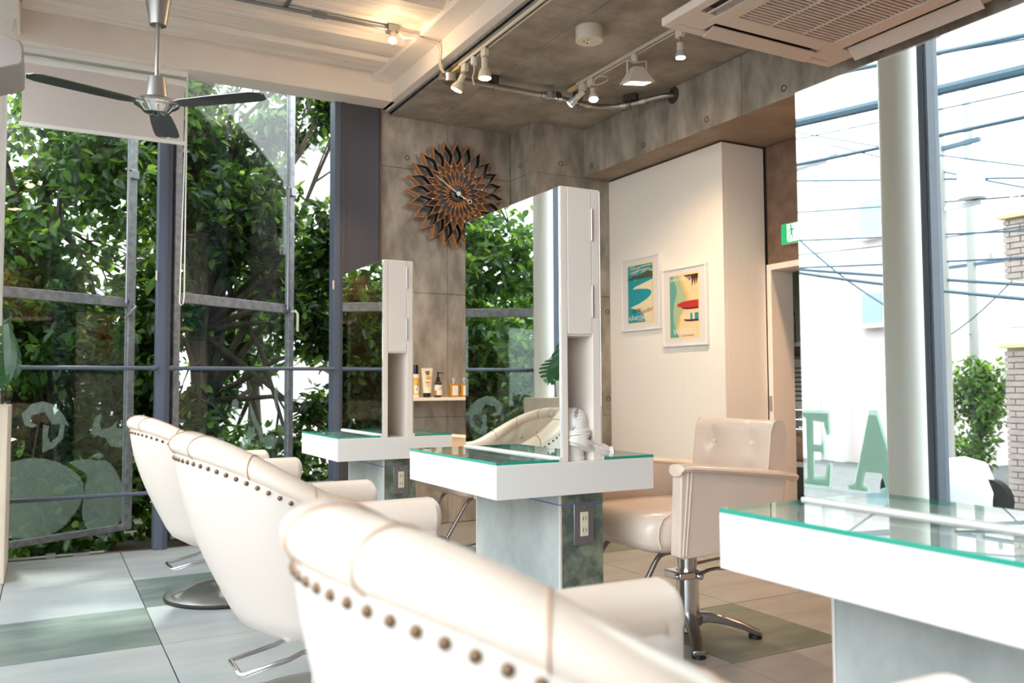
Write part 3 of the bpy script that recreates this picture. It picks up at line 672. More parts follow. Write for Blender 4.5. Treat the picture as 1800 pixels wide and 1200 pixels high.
# folded steamer + towel in the niche of the middle station
tw = thing('hood_dryer', 'rounded white hair steamer with side slots standing in the middle station niche', 'hair steamer', (1.585,2.56,.742))
prof = [(r_*1.0,z_*.86) for r_,z_ in [(.034,0),(.036,.004),(.044,.075),(.050,.10),(.052,.13),(.051,.155),(.046,.18),(.034,.198),(.018,.207),(.001,.209)]]
ob('housing', G().lathe(prof, (1.600,2.497,.742), 28, 'z', .90, 1.0), 'white', tw)
g = G()
for k in range(6):
    z = .85+.012*k; x0 = 1.570+.0025*k
    g.tube([(x0-.002,2.458,z-.006),(x0+.010,2.452,z+.010)], .0016, 6)
ob('vent_slots', g, 'ink', tw)
ob('base_foot', G().lathe([(.038,0),(.040,.01),(.036,.016)], (1.600,2.497,.742), 24, 'z', .95, 1.0), 'creamlam', tw)
# twisted towel: ribbons round the steamer and a tail that lies on the counter edge
def ribbon(pts, w, thick, seed):
    pts = [Vector(p) for p in pts]; rr = random.Random(seed); P = []
    N = 34
    def cat(t):
        n = len(pts)-1; i = min(int(t*n), n-1); f = t*n-i
        p0, p1, p2, p3 = pts[max(i-1,0)], pts[i], pts[i+1], pts[min(i+2,n)]
        return .5*((2*p1)+(p2-p0)*f+(2*p0-5*p1+4*p2-p3)*f*f+(3*p1-p0-3*p2+p3)*f**3)
    for i in range(N+1):
        t = i/N; c = cat(t); tg = (cat(min(t+.01,1))-cat(max(t-.01,0))).normalized()
        a = tg.cross(Vector((0,0,1))); a = a.normalized() if a.length > 1e-3 else Vector((1,0,0)); b = a.cross(tg)
        e = math.sin(PI*min(max(t,.03),.97))**.35; ww = (w[0]*(1-t)+w[1]*t)*e; row = []
        for k in range(28):
            q = 2*PI*k/28; fold = 1+.14*math.sin(5*q+t*9)+.06*math.sin(9*q-t*6)
            row.append(c+a*math.cos(q)*ww*thick*fold+b*math.sin(q)*ww*fold)
        P.append(row)
    return G().grid(P, closev=True)
tl = thing('towel', 'white towel wrapped round the steamer with its rolled end on the counter', 'towel', (1.62,2.45,.752))
wrap = []
for k in range(15):
    q = PI*.75+k*PI*1.15/14; wrap.append((1.588+.047*math.cos(q)*.85, 2.54+.067*math.sin(q), .84-.001*k))
ob('wrap', ribbon([(1.552,2.54,.83),(1.550,2.475,.832),(1.580,2.444,.836),(1.618,2.446,.838),(1.640,2.475,.842),(1.640,2.54,.852)], (.013,.012), 1.0, 1), 'towel', tl)
ob('wrap', ribbon([(1.552,2.54,.812),(1.549,2.468,.812),(1.582,2.440,.818),(1.622,2.444,.830),(1.642,2.48,.850),(1.640,2.54,.862)], (.012,.009), 1.0, 3), 'towel', tl)
ob('tail', ribbon([(1.550,2.475,.815),(1.565,2.448,.812),(1.60,2.442,.803),(1.645,2.455,.788),(1.69,2.452,.775),(1.722,2.446,.768)], (.017,.024), 1.0, 2), 'towel', tl)
ob('tail_end', G().tube([(1.712,2.449,.7675),(1.724,2.446,.7675),(1.731,2.444,.767)], [.017,.020,.012], 16).tube([(1.729,2.4435,.768),(1.734,2.442,.768)],[.008,.004],10), 'towel', tl)

# ================================================================= TUB CHAIRS
def tub_chair(name, label):
    t = thing(name, label, 'salon chair')
    N = 64; xf = .305; rr_ = .281; xc = -.059
    straight = xf-xc; arc = PI*rr_; tot = 2*straight+arc
    def path(s):   # s 0..tot -> point, normal
        if s < straight: return Vector((xf-s,-rr_,0)), Vector((0,-1,0))
        if s < straight+arc:
            a = -PI/2-(s-straight)/rr_; v = Vector((math.cos(a),math.sin(a),0)); return Vector((xc,0,0))+v*rr_, v
        return Vector((xc+(s-straight-arc),rr_,0)), Vector((0,1,0))
    def hgt(x):
        u = min(max((.085-x)/(.085+.340),0),1); u = u*u*(3-2*u)*.45+u*.55
        return .608+.206*u
    def rad(x): u = min(max((.16-x)/.5,0),1); return .058-.004*u
    def armness(x): u = min(max((x+.10)/.25,0),1); return u*u*(3-2*u)
    def rvert(x): return rad(x)*(.66+.34*armness(x))
    ss = [tot*i/N for i in range(N+1)]
    roll, rads = [], []
    outer, inner = [], []
    for s in ss:
        p, n = path(s); r = rad(p.x); h = hgt(p.x)+r-rvert(p.x); roll.append(Vector((p.x,p.y,h))); rads.append(r)
        lean = .0; roll[-1] += n*lean
        co = []
        for k in range(15):
            f = k/14; z = (h-rvert(p.x)*.6)*(1-f)+.262*f
            q = f**1.35; kx, ky = 1-.31*q, 1-.16*q
            e = max(0,(f-.86)/.14); ins = .055*(1-math.sqrt(max(0,1-e*e)))
            arm = min(max((p.x+.05)/.2,0),1)
            b = p+n*(.038+.016*arm)+n*(.012-.008*arm)*math.sin(PI*min(f*1.2,1))
            x = .27+(b.x-.27)*kx; y_ = b.y*ky
            if b.x > .27: x = b.x-(f*.015)
            v = Vector((x-n.x*ins, y_-n.y*ins, z)); co.append(v)
        outer.append(co)
        ci = []
        for k in range(13):
            f = k/12; z = (h-.02)*(1-f)+.30*f
            q = f**1.2
            tuft = 0
            bk = 1 if abs(p.y) < .283 else .0
            if bk and k < 10:
                tuft = .026*abs(math.sin(s*PI/.135+(PI/2 if (int(f*4.2) % 2) else 0)))*abs(math.sin(f*4.2*PI))
            b = p-n*(.040+tuft+.014*armness(p.x))
            x = .27+(b.x-.27)*(1-.20*q); y_ = b.y*(1-.05*q)
            if b.x > .25: x = b.x
            ci.append(Vector((x,y_,z)))
        inner.append(ci)
    P = [o_+i_[::-1] for o_, i_ in zip(outer, inner)]
    g = G().grid(P, closev=True)
    nv = len(P[0]); g.f.append(tuple(range(nv))); g.mi.append(0); g.f.append(tuple((N)*nv+k for k in range(nv))[::-1]); g.mi.append(0)
    ob('shell', g, 'leather_out', t, smooth=True, angle=50, bev=0)
    # front facing pads of the arms
    for sgn in (-1,1):
        P = []
        for k in range(9):
            f = k/8; z = .612*(1-f)+.268*f; w = .058-.012*f; y0 = sgn*(.281-.036*f)
            P.append([(.286-.012*f+(.050-.022*f)*math.cos(a)**.7 if abs(a) < 1.57 else .28, y0+w*math.sin(a), z) for a in np.linspace(-PI/2,PI/2,13)])
        g = G().grid(P); ob('arm_front', g, 'leather', t)
    # rolled top edge, cut into seamed lengths
    rings = []
    for i, c in enumerate(roll):
        n = path(ss[i])[1]; rv = rvert(path(ss[i])[0].x)
        rings.append([c+n*math.cos(q)*rads[i]+Vector((0,0,rv*math.sin(q))) for q in np.linspace(0,2*PI,23)[:-1]])
    caps = G().grid(rings, closev=True)
    for e in (0,-1):
        c = roll[e]; ring = []
        for k in range(6):
            a = PI/2*k/5; rr2 = max(rads[e]*math.cos(a),.0006); ring.append([c+Vector((rads[e]*.55*math.sin(a), rr2*math.cos(q), rr2*math.sin(q))) for q in np.linspace(0,2*PI,23)[:-1]])
        caps.grid(ring, closev=True)
    ob('rolled_edge', caps, 'leather', t, angle=60)
    for s in (straight*.985, straight+arc*.17, straight+arc*.36, straight+arc*.50, straight+arc*.64, straight+arc*.83, tot-straight*.985):
        i = min(int(s/tot*N), N-1); f = s/tot*N-i; c = roll[i].lerp(roll[i+1], f); pp_, a = path(s); r = rads[i]+.0006; rv = rvert(pp_.x)+.0006
        ob('seam', G().tube([c+a*math.cos(q)*r+Vector((0,0,rv*math.sin(q))) for q in np.linspace(0,2*PI,29)[:-1]], .0016, 5, closed=True), 'seam', t)
    for sgn in (-1,1):   # upright seams on the shell sides
        i = int(straight/tot*N) if sgn < 0 else N-int(straight/tot*N)
        ob('seam', G().tube([outer[i][k]+path(ss[i])[1]*.0005 for k in range(15)], .0014, 5), 'seamlight', t)
    # nail heads under the roll
    nm = mesh_of(G().lathe([(.0068,-.001),(.006,.0026),(.0033,.0048),(.0004,.0054)], n=10), 'nail_head', 'nail')
    s = straight*.93; k = 0
    while s < tot-straight*.93:
        i = min(int(s/tot*N), N-1); f = s/tot*N-i; n = path(s)[1]
        p = outer[i][1].lerp(outer[i+1][1], f); pc_ = path(s)[0]; zt_ = roll[i].lerp(roll[i+1],f).z-rvert(pc_.x)-.004; o0 = outer[i][0].lerp(outer[i+1][0], f); q = o0.lerp(p, min(max((o0.z-zt_)/max(o0.z-p.z,1e-4),0),1.6)); q += n*.002
        o = bpy.data.objects.new('nail_head', nm); COL.objects.link(o); o.parent = t; o.location = q-n*.001
        o.rotation_euler = (n+Vector((0,0,-.15))).to_track_quat('Z','Y').to_euler(); s += .0262; k += 1
    # buttons on the inside of the back
    bm_ = mesh_of(G().sphere((0,0,0),.011,10), 'button', 'leather')
    for row in range(3):
        f = (.24,.48,.72)[row]; kk = int(f*12)
        for j in range(-3+(row%2),4):
            sj = tot/2+(j-(.5 if row % 2 else 0))*.135
            i = min(max(int(sj/tot*N),0),N-1); p = inner[i][kk]; n = path(sj)[1]
            o = bpy.data.objects.new('button', bm_); COL.objects.link(o); o.parent = t; o.location = p-n*.004
    # seat
    P = []
    for z,k in ((.30,.93),(.32,.98),(.345,1),(.40,1),(.43,.975),(.445,.93),(.45,.80),(.452,.4)):
        P.append([(.090+.220*k*(abs(math.cos(a))**.55)*math.copysign(1,math.cos(a)), .226*k*(abs(math.sin(a))**.55)*math.copysign(1,math.sin(a)), z) for a in np.linspace(0,2*PI,41)[:-1]])
    g = G().grid(P, closev=True); g.f.append(tuple(range(40))[::-1]); g.mi.append(0); g.f.append(tuple(7*40+i for i in range(40))); g.mi.append(0)
    ob('seat', g, 'leather', t)
    g = G().box(-.10,.27,-.19,.19,.262,.31)
    ob('seat_base', g, 'leather_out', t, bev=.03, seg=4)
    # pedestal
    ob('pump_column', G().cyl((.07,0,.06),(.07,0,.20),.043,n=28).cyl((.07,0,.19),(.07,0,.262),.032,n=28).cyl((.07,0,.245),(.07,0,.262),.09,n=28), 'chrome', t)
    base = ob('base_disc', G().lathe([(.285,.012),(.286,.018),(.272,.027),(.20,.042),(.12,.056),(.065,.066),(.055,.075),(.001,.075)], (.07,0,0), 48), 'brushed', t)
    ob('rubber_rim', G().lathe([(.283,0),(.291,.003),(.293,.010),(.291,.017),(.284,.018)], (.07,0,0), 48), 'black', base)
    lv = [(.05,.085,.205),(-.02,.085,.205),(-.06,.085,.19),(-.19,.085,.165),(-.20,.075,.163),(-.20,-.075,.163),(-.19,-.085,.165),(-.06,-.085,.19),(-.02,-.085,.205),(.05,-.085,.205)]
    ob('pump_lever', G().tube(lv, .0075, 10).tube([(.07,-.085,.205),(.07,.085,.205)], .010, 12).tube([(.05,.085,.205),(.07,.085,.205)],.0075,8).tube([(.05,-.085,.205),(.07,-.085,.205)],.0075,8), 'chrome', t)
    return t
ch1 = tub_chair('tub_chair', 'nearest cream tub chair with brass nail heads, cut by the bottom edge')
ch1.location = (.625,.925,0); ch1.rotation_euler.z = -.033
ch2 = copy_tree(ch1); ch2.location = (.712,2.671,0); ch2.rotation_euler.z = 0; ch2['label'] = 'cream tub chair in the middle of the row, its chrome pump lever showing'
ch3 = copy_tree(ch1); ch3.location = (.723,4.322,0); ch3.rotation_euler.z = .043; ch3['label'] = 'farthest cream tub chair, in front of the window with the roller blind'
for c in (ch1,ch2,ch3): c['group'] = 'cream tub chairs in a row on the window side'

# ================================================================= SQUARE CHAIRS
def square_chair(label):
    t = thing('square_chair', label, 'salon chair')
    # local frame: seat front towards -X
    for sgn in (-1,1):
        y0 = sgn*.335; yi = sgn*.275
        a, b_ = min(y0,yi), max(y0,yi)
        poly = [(-.262,.335),(-.245,.665),(-.235,.672),(.34,.612),(.345,.60),(.275,.335),(-.24,.325)]
        g = G().prism(poly, (0,a,0), (1,0,0), (0,0,1), -(b_-a)); g.v = [(p[0],a+abs(p[1]-a),p[2]) for p in g.v]
        pnl = ob('arm_panel', g, 'leather', t, bev=.014, seg=4)
        # flared arm cap
        P = []
        for x,z,w in ((-.262,.655,.040),(-.255,.668,.048),(-.20,.668,.050),(.10,.640,.050),(.36,.612,.048),(.395,.606,.044),(.40,.600,.034)):
            yc = sgn*.315; P.append([(x, yc+w*math.cos(q), z+.017*math.sin(q)) for q in np.linspace(0,2*PI,17)[:-1]])
        g = G().grid(P, closev=True); g.f.append(tuple(range(16))); g.mi.append(0); g.f.append(tuple(6*16+i for i in range(16))); g.mi.append(0)
        ob('arm_cap', g, 'leather', pnl, world=False)
        for dx in (.0,.018):
            ob('piping', G().tube([(-.245+dx*.9,sgn*.337,.338),(-.212+dx*1.1,sgn*.337,.655)], .0028, 6), 'piping', pnl, world=False)
    # seat cushion, overhanging the front
    P = []
    n = 40
    for z,k,fx in ((.335,.90,.0),(.350,.97,.02),(.38,1,.03),(.43,1,.032),(.465,.985,.025),(.485,.94,.0),(.490,.80,-.03),(.492,.4,-.03)):
        P.append([(-.055+(.275+(fx if math.cos(a) < 0 else 0))*k*(abs(math.cos(a))**.4)*math.copysign(1,math.cos(a)), .272*min(k,1)*(abs(math.sin(a))**.25)*math.copysign(1,math.sin(a)), z) for a in np.linspace(0,2*PI,n+1)[:-1]])
    g = G().grid(P, closev=True); g.f.append(tuple(range(n))[::-1]); g.mi.append(0); g.f.append(tuple(7*n+i for i in range(n))); g.mi.append(0)
    ob('seat', g, 'leather', t, angle=60)
    ob('piping', G().tube([(-.30,-.262,.36),(-.315,-.265,.40),(-.31,-.265,.44),(-.285,-.262,.475),(-.25,-.262,.488)], .004, 8), 'piping', t)
    # backrest with soft button dimples
    nu, nv = 40, 22; P = []
    dim = [(-.125,.735),(.125,.735),(-.125,.60),(.125,.60)]
    for i in range(nu+1):
        y = -.25+.50*i/nu; row = []
        for j in range(nv+1):
            z = .50+.335*j/nv; f = (z-.50)/.335
            x = .215+.045*f
            d = 0
            for (by,bz) in dim:
                r2_ = ((y-by)/.05)**2+((z-bz)/.045)**2; d += .020*math.exp(-r2_)
                d += .006*math.exp(-((y-by-.02)/.012)**2-((z-bz-.04)/.04)**2)
            e = max(0,(f-.86)/.14); ed = .03*(1-math.sqrt(max(0,1-e*e)))
            row.append((x+d+ed, y, z))
        P.append(row)
    back = [[(.325+.03*(j/nv)-(.03*(1-math.sqrt(max(0,1-max(0,(j/nv-.8)/.2)**2)))), -.25+.50*i/nu, .50+.335*j/nv) for j in range(nv+1)] for i in range(nu+1)]
    full = [P[i]+back[i][::-1] for i in range(nu+1)]
    g = G().grid(full, closev=True); m_ = len(full[0]); g.f.append(tuple(range(m_))); g.mi.append(0); g.f.append(tuple(nu*m_+k for k in range(m_))); g.mi.append(0)
    br = ob('backrest', g, 'leather', t, angle=55)
    for y in (-.25,.25):
        ob('piping', G().tube([(.216+.045*f,y,.50+.335*f) for f in (0,.3,.6,.86)]+[(.272,y,.825),(.288,y,.834)], .0035, 8), 'piping', br)
    for by,bz in dim[:2]: ob('button', G().sphere((.228+.034,by,bz),.0125,12), 'piping', br)
    ob('lower_back', G().box(.22,.31,-.275,.275,.335,.52), 'leather', t, bev=.02, seg=3)
    # bring the upholstery to its measured width, depth and seat height
    T = Matrix.Translation((-.285+.262*.87,0,.389-.335*.932)) @ Matrix.Diagonal((.87,.88,.932,1))
    for o_ in list(t.children):
        sh_ = Matrix.Translation((.075,0,0)) if o_.name.startswith(('backrest','lower_back')) else Matrix.Identity(4)
        for q_ in [o_]+list(o_.children): q_.data.transform(sh_ @ T)
    ob('seat_plate', G().box(-.18,.18,-.17,.17,.372,.389), 'darkchrome', t, bev=.004)
    # pedestal
    cx = -.005
    pc = ob('pump_column', G().cyl((cx,0,.085),(cx,0,.27),.045,n=28).cyl((cx,0,.22),(cx,0,.373),.038,n=28), 'chrome', t)
    ob('clamp', G().box(cx-.078,cx+.045,-.052,.052,.236,.266).cyl((cx-.090,-.035,.251),(cx-.06,-.035,.251),.011,n=12).cyl((cx+.01,-.070,.246),(cx+.02,-.05,.246),.013,n=12), 'chrome', pc, bev=.006, world=False)
    lv = [(cx+.01,-.055,.252),(cx+.05,-.065,.268),(cx+.08,-.075,.274),(cx+.20,-.10,.266),(cx+.215,-.09,.266),(cx+.27,.09,.264),(cx+.255,.105,.265),(cx+.03,.055,.264)]
    ob('pump_lever', G().tube(lv, .007, 10), 'darkchrome', t)
    # four arched feet
    for k in range(4):
        a = math.radians(-32+90*k)
        dx, dy = math.cos(a), math.sin(a); P = []
        for r_, z, w, h in ((.035,.078,.024,.022),(.08,.082,.024,.018),(.145,.070,.024,.015),(.21,.050,.024,.013),(.26,.027,.025,.012),(.282,.020,.024,.009)):
            c = Vector((cx+dx*r_,dy*r_,z)); q = Vector((-dy,dx,0))
            P.append([c-q*w+Vector((0,0,-h)), c+q*w+Vector((0,0,-h)), c+q*w+Vector((0,0,h*.5)), c+q*w*.7+Vector((0,0,h)), c-q*w*.7+Vector((0,0,h)), c-q*w+Vector((0,0,h*.5))])
        g = G().grid(P, closev=True); g.f.append(tuple(range(6))); g.mi.append(0); g.f.append(tuple(30+i for i in range(6))); g.mi.append(0)
        ft = ob('foot', g, 'darkchrome', t, bev=.003)
        ob('foot_pad', G().cyl((cx+dx*.262,dy*.262,0),(cx+dx*.262,dy*.262,.016),.026,n=16), 'black', ft, world=False)
    ob('base_hub', G().lathe([(.055,.055),(.060,.065),(.060,.088),(.050,.094),(.001,.094)], (cx,0,0), 28).lathe([(.035,.02),(.045,.03),(.045,.07),(.001,.07)], (cx,0,0), 20), 'darkchrome', t)
    # footrest
    for y in (-.165,.165):
        ob('footrest_arm', G().tube([(-.10,y,.383),(-.245,y,.381),(-.272,y,.373),(-.292,y,.352),(-.41,y,.17)], .010, 10), 'darkchrome', t)
    ob('footrest', G().tube([(-.41,-.19,.17),(-.41,.19,.17)], .012, 12), 'darkchrome', t)
    return t
q1 = square_chair('square-armed cream chair on four arched feet behind the middle station'); q1.location = (2.26,2.69,0)
q2 = copy_tree(q1); q2.location = (2.32,4.42,0); q2['label'] = 'square-armed cream chair half hidden behind the far side of the middle station'
for c in (q1,q2): c['group'] = 'square-armed cream chairs on the poster side'

# ================================================================= WALL CLOCK (sunflower form)
ck = thing('wall_clock', 'sunburst wall clock of bent orange wood petals with black faces', 'clock', (2.638,5.74,2.405))
cx, cz = 2.638, 2.405; NP = 24
def strip(pts2d, y0, y1, th):
    # curved thin plywood ribbon: pts2d polyline in XZ, standing from y0 (wall) to y1
    n = len(pts2d); g = G(); V = []
    for i in range(n):
        a = Vector(pts2d[max(i-1,0)]); b = Vector(pts2d[min(i+1,n-1)]); d = (b-a).normalized(); nn = Vector((-d.y, d.x))
        p = Vector(pts2d[i]); V.append((p+nn*th/2, p-nn*th/2))
    P = []
    for a, b in V: P.append([(a.x,y0,a.y),(a.x,y1,a.y),(b.x,y1,b.y),(b.x,y0,b.y)])
    g.grid(P, closev=True); g.f.append((0,1,2,3)); g.mi.append(0); g.f.append(tuple((n-1)*4+k for k in (3,2,1,0))); g.mi.append(0)
    return g
def pol(r, a): return (cx+r*math.cos(a), cz+r*math.sin(a))
def ribbon_pts(k, sgn):
    # radius profile: from hub out; angle swings +-half pitch
    st = 2*PI/NP; a0 = k*st; out = []
    for r, w in ((.055,0),(.075,.25),(.105,.85),(.135,1.0),(.16,.7),(.185,.1),(.205,-.0),(.235,.55),(.265,.95),(.295,1.0),(.325,.7),(.355,.25),(.395,-.02)):
        out.append(pol(r, a0+sgn*w*st*.5))
    return out
def smooth_pts(p):
    out = []
    for i in range(len(p)-1):
        p0, p1, p2, p3 = [Vector(p[min(max(i+d,0),len(p)-1)]) for d in (-1,0,1,2)]
        for f in (0,.5): out.append(tuple(.5*((2*p1)+(p2-p0)*f+(2*p0-5*p1+4*p2-p3)*f*f+(3*p1-p0-3*p2+p3)*f**3)))
    out.append(tuple(p[-1])); return out
for k in range(NP):
    for sgn in (-1,1):
        pts = smooth_pts(ribbon_pts(k, sgn))
        g = strip(pts, 5.735-.012, 5.735-.066, .0032); g.m(0)
        o = ob('petal', g, 'orange', ck)
    # black lining on one side of the outer petal and in the inner petal
    a0 = k*2*PI/NP; tv = Vector((-math.sin(a0), math.cos(a0)))
    for sgn in (-1,1):
        p_ = smooth_pts(ribbon_pts(k, sgn)); sub = [Vector(p)-tv*sgn*.0034 for p in p_[12:-1]]
        ob('petal_lining', strip([tuple(v) for v in sub], 5.735-.012, 5.735-.0655, .0022), 'black', ck)
    inn = [tuple(Vector(pol(r, a0+w*PI/NP))) for r,w in ((.06,0),(.10,.62),(.135,.8),(.16,.5),(.18,0),(.16,-.5),(.135,-.8),(.10,-.62))]
    ob('petal_inlay', G().prism(inn, (0,5.690,0), (1,0,0), (0,0,1), .004), 'black', ck, smooth=False)
ob('dial', G().lathe([(.001,-.0),(.052,0),(.052,-.006),(.001,-.006)], (cx,5.664,cz), 36, 'y'), 'blackgloss', ck)
g0 = ob('dial_back', G().cyl((cx,5.74,cz),(cx,5.68,cz),.052,n=32), 'black', ck)
for k in range(12):
    a = k*PI/6+PI/12; p = pol(.205, a); ob('hour_bead', G().sphere((p[0],5.735-.074,p[1]),.0095,10), 'silver', ck)
def hand(ang, L, w, back, y):
    d = Vector((math.cos(ang),0,math.sin(ang))); s_ = Vector((-math.sin(ang),0,math.cos(ang))); c = Vector((cx,y,cz))
    vs = [c-d*back-s_*w, c-d*back+s_*w, c+d*L+s_*w*.35, c+d*L-s_*w*.35]
    return G().add(vs+[v+Vector((0,-.003,0)) for v in vs], [(3,2,1,0),(4,5,6,7),(0,1,5,4),(1,2,6,5),(2,3,7,6),(3,0,4,7)])
cpt = Vector((cx,5.648,cz))
ob('minute_hand', hand(math.radians(147), .21, .004, .06, 5.650), 'ivory', ck)
ob('hour_hand', hand(math.radians(-27), .10, .004, .0, 5.654).lathe([(.018,-.001),(.018,.002),(.012,.002),(.012,-.001)], (cx+.105*math.cos(math.radians(-27)),5.654,cz+.105*math.sin(math.radians(-27))), 20, 'y'), 'ivory', ck)
ob('hand_cap', G().lathe([(.001,.0),(.017,0),(.017,.006),(.001,.008)], (cx,5.648,cz), 20, 'y').cyl((cx,5.725,cz),(cx,5.645,cz),.005), 'ivory', ck)

# ================================================================= SHELF + BOTTLES
sh = ob('wall_shelf', G().box(2.12,3.11,5.52,5.74,.893,.915), 'creamlam', loc=(2.6,5.63,.90), bev=.002)
tag(sh, 'thin cream wall shelf under the clock holding the hair products', 'shelf')
zs = .915; sy = 5.60
t = thing('spray_bottle', 'slim yellow patterned spray bottle with a tall black cap', 'bottle', (2.282,sy,zs))
b0 = ob('body', G().lathe([(.021,0),(.023,.003),(.023,.155),(.020,.163),(.016,.165),(.001,.165)], (2.282,sy,zs), 24), 'tubecream', t)
ob('cap', G().lathe([(.0175,.165),(.0175,.225),(.016,.230),(.001,.230)], (2.282,sy,zs), 20), 'blackgloss', t)
def arc_label(c, r, z0, z1, a0, a1, th=.0008, n=12):
    P = [[(c[0]+(r+th)*math.cos(a), c[1]+(r+th)*math.sin(a), z) for z in (z0,z1)] for a in np.linspace(a0,a1,n)]
    return G().grid(P)
ob('label_print', arc_label((2.282,sy), .023, zs+.02, zs+.14, -PI*.95, -PI*.1), 'labelyellow', b0)
ob('label_print', arc_label((2.282,sy), .0235, zs+.03, zs+.085, -PI*.75, -PI*.35), 'label', b0)
for q in range(7):
    a = -PI*(.3+.35*((q*37)%10)/10); z = zs+.03+.1*((q*53)%10)/10
    ob('label_mark', arc_label((2.282,sy), .0242, z, z+.008, a, a+.25, n=3), 'ink', b0)
t = thing('cream_tube', 'upright cream coloured hair product tube on its black cap', 'tube', (2.366,sy,zs))
P = []
for f in np.linspace(0,1,10):
    z = zs+.032+.175*f; w = .030+.014*f; d = .026*(1-f)+.0025; P.append([(2.366+w*math.cos(a), sy+d*math.sin(a), z) for a in np.linspace(0,2*PI,25)[:-1]])
g = G().grid(P, closev=True); g.f.append(tuple(range(24))[::-1]); g.mi.append(0); g.f.append(tuple(9*24+i for i in range(24))); g.mi.append(0)
tb = ob('body', g, 'tubecream', t)
ob('cap', G().lathe([(.024,0),(.026,.003),(.027,.030),(.001,.032)], (2.366,sy,zs), 24), 'blackgloss', t)
ob('label_print', G().box(2.354,2.392,sy-.0195,sy-.015,zs+.135,zs+.152), 'labelyellow', tb)
ob('label_print', text_geo('HAIR', .014, (2.336,sy-.0165,zs+.172), (1,0,0), (0,0,1)), 'ink', tb) if False else None
for z,w in ((.178,.030),(.163,.024)): ob('label_mark', G().box(2.366-w/2,2.366+w/2,sy-.0125-(.19-z)*.09,sy-.008,zs+z,zs+z+.008), 'ink', tb)
ob('label_mark', G().box(2.349,2.379,sy-.0235,sy-.018,zs+.105,zs+.112), 'labelorange', tb)
for z in (.088,.078): ob('label_mark', G().box(2.352,2.382,sy-.0255,sy-.02,zs+z,zs+z+.005), 'peach', tb)
t = thing('pump_bottle', 'dark brown pump bottle with a white and orange label', 'bottle', (2.451,sy,zs))
pb = ob('body', G().lathe([(.025,0),(.028,.004),(.028,.085),(.026,.100),(.017,.115),(.012,.120),(.001,.121)], (2.451,sy,zs), 28), 'brownglass', t)
ob('label_print', arc_label((2.451,sy), .0285, zs+.016, zs+.088, -PI*.98, -PI*.02), 'label', pb)
ob('label_print', arc_label((2.451,sy), .0292, zs+.018, zs+.05, -PI*.95, -PI*.72), 'labelorange', pb)
ob('label_mark', arc_label((2.451,sy), .0292, zs+.058, zs+.061, -PI*.62, -PI*.2), 'ink', pb)
ob('label_mark', arc_label((2.451,sy), .0292, zs+.068, zs+.073, -PI*.5, -PI*.3), 'labelorange', pb)
ob('pump_head', G().lathe([(.013,.118),(.014,.125),(.013,.138),(.006,.145),(.006,.165),(.009,.167),(.009,.178),(.001,.178)], (2.451,sy,zs), 16).tube([(2.451,sy,zs+.173),(2.487,sy,zs+.173),(2.491,sy,zs+.169)], .0035, 8), 'blackgloss', t)
for x, lab in ((2.572,'square amber oil bottle with a white label, left of the pair on the shelf'),(2.657,'square amber oil bottle half hidden by the middle mirror')):
    t = thing('oil_bottle', lab, 'bottle', (x,sy,zs), group='square amber oil bottles on the wall shelf')
    bb = ob('body', G().box(x-.031,x+.031,sy-.02,sy+.02,zs,zs+.095), 'amber', t, bev=.004, seg=3)
    ob('label_print', G().box(x-.018,x+.026,sy-.0212,sy-.0198,zs+.014,zs+.083), 'label', bb)
    ob('stopper', G().lathe([(.006,.095),(.006,.102),(.010,.112),(.013,.130),(.006,.138),(.001,.139)], (x,sy,zs), 14), 'lampglass', t)
    for q in range(3): ob('label_mark', G().box(x-.008,x+.016,sy-.0218,sy-.0211,zs+.03+.013*q,zs+.033+.013*q), 'ivory', bb)

# ================================================================= PARTITION BOX + POSTERS
pb = thing('partition_cabinet', 'tall cream boxed partition that carries the two framed posters', 'partition', (3.98,4.77,0))
ob('side_panel', G().box(3.80,3.825,4.133,5.40,0,2.562), 'boxwhite', pb, bev=.002)
ob('end_panel', G().box(3.825,4.165,4.133,4.158,0,2.562), 'boxwhite', pb, bev=.002)
ob('core', G().box(3.825,4.165,4.158,5.38,0,2.555), 'boxwhite', pb)
ob('wood_wedge', G().box(3.83,3.95,4.30,4.55,2.562,2.576), 'orange', pb, bev=.001)
def frame(label, y0, y1, z0, z1):
    t = thing('framed_poster', label, 'poster', (3.80,(y0+y1)/2,(z0+z1)/2))
    x0, x1, w = 3.776, 3.799, .016
    ob('frame', G().box(x0,x1,y1,y0,z0,z0+w).box(x0,x1,y1,y0,z1-w,z1).box(x0,x1,y1,y1+w,z0+w,z1-w).box(x0,x1,y0-w,y0,z0+w,z1-w), 'white', t, bev=.002)
    ob('mat_board', G().box(x0+.008,x1-.002,y1+w,y0-w,z0+w,z1-w), 'matboard', t)
    pr = ob('print', G().box(x0+.0072,x0+.0079,y1+.068,y0-.068,z0+.045,z1-.045), 'peach', t)
    Wd = (y0-y1)-.136-.03; H = (z1-z0)-.09-.03
    o = (x0+.0070, y0-.068-.015, z0+.045+.015)
    def lay(polyf, m_, n=[0]):
        n[0] += 1
        pts = [(min(max(a,0),1)*Wd, min(max(b,0),1)*H) for a,b in polyf]
        oo = (o[0]-.00016*lay.k, o[1], o[2]); lay.k += 1
        ob('artwork', G().add([Vector(oo)+Vector((0,-1,0))*a+Vector((0,0,1))*b for a,b in pts], [tuple(range(len(pts)))]), m_, pr, smooth=False)
    lay.k = 0
    def txt(s, size, u, v, m_, shear=0, align='LEFT', rot=0):
        oo = (o[0]-.00016*lay.k, o[1]-u*Wd, o[2]+v*H); lay.k += 1
        ax = Vector((0,-math.cos(rot),math.sin(rot))); ay = Vector((0,math.sin(rot),math.cos(rot)))
        ob('lettering', text_geo(s, size, oo, ax, ay, .0001, shear, align), m_, pr, smooth=False)
    return t, lay, txt
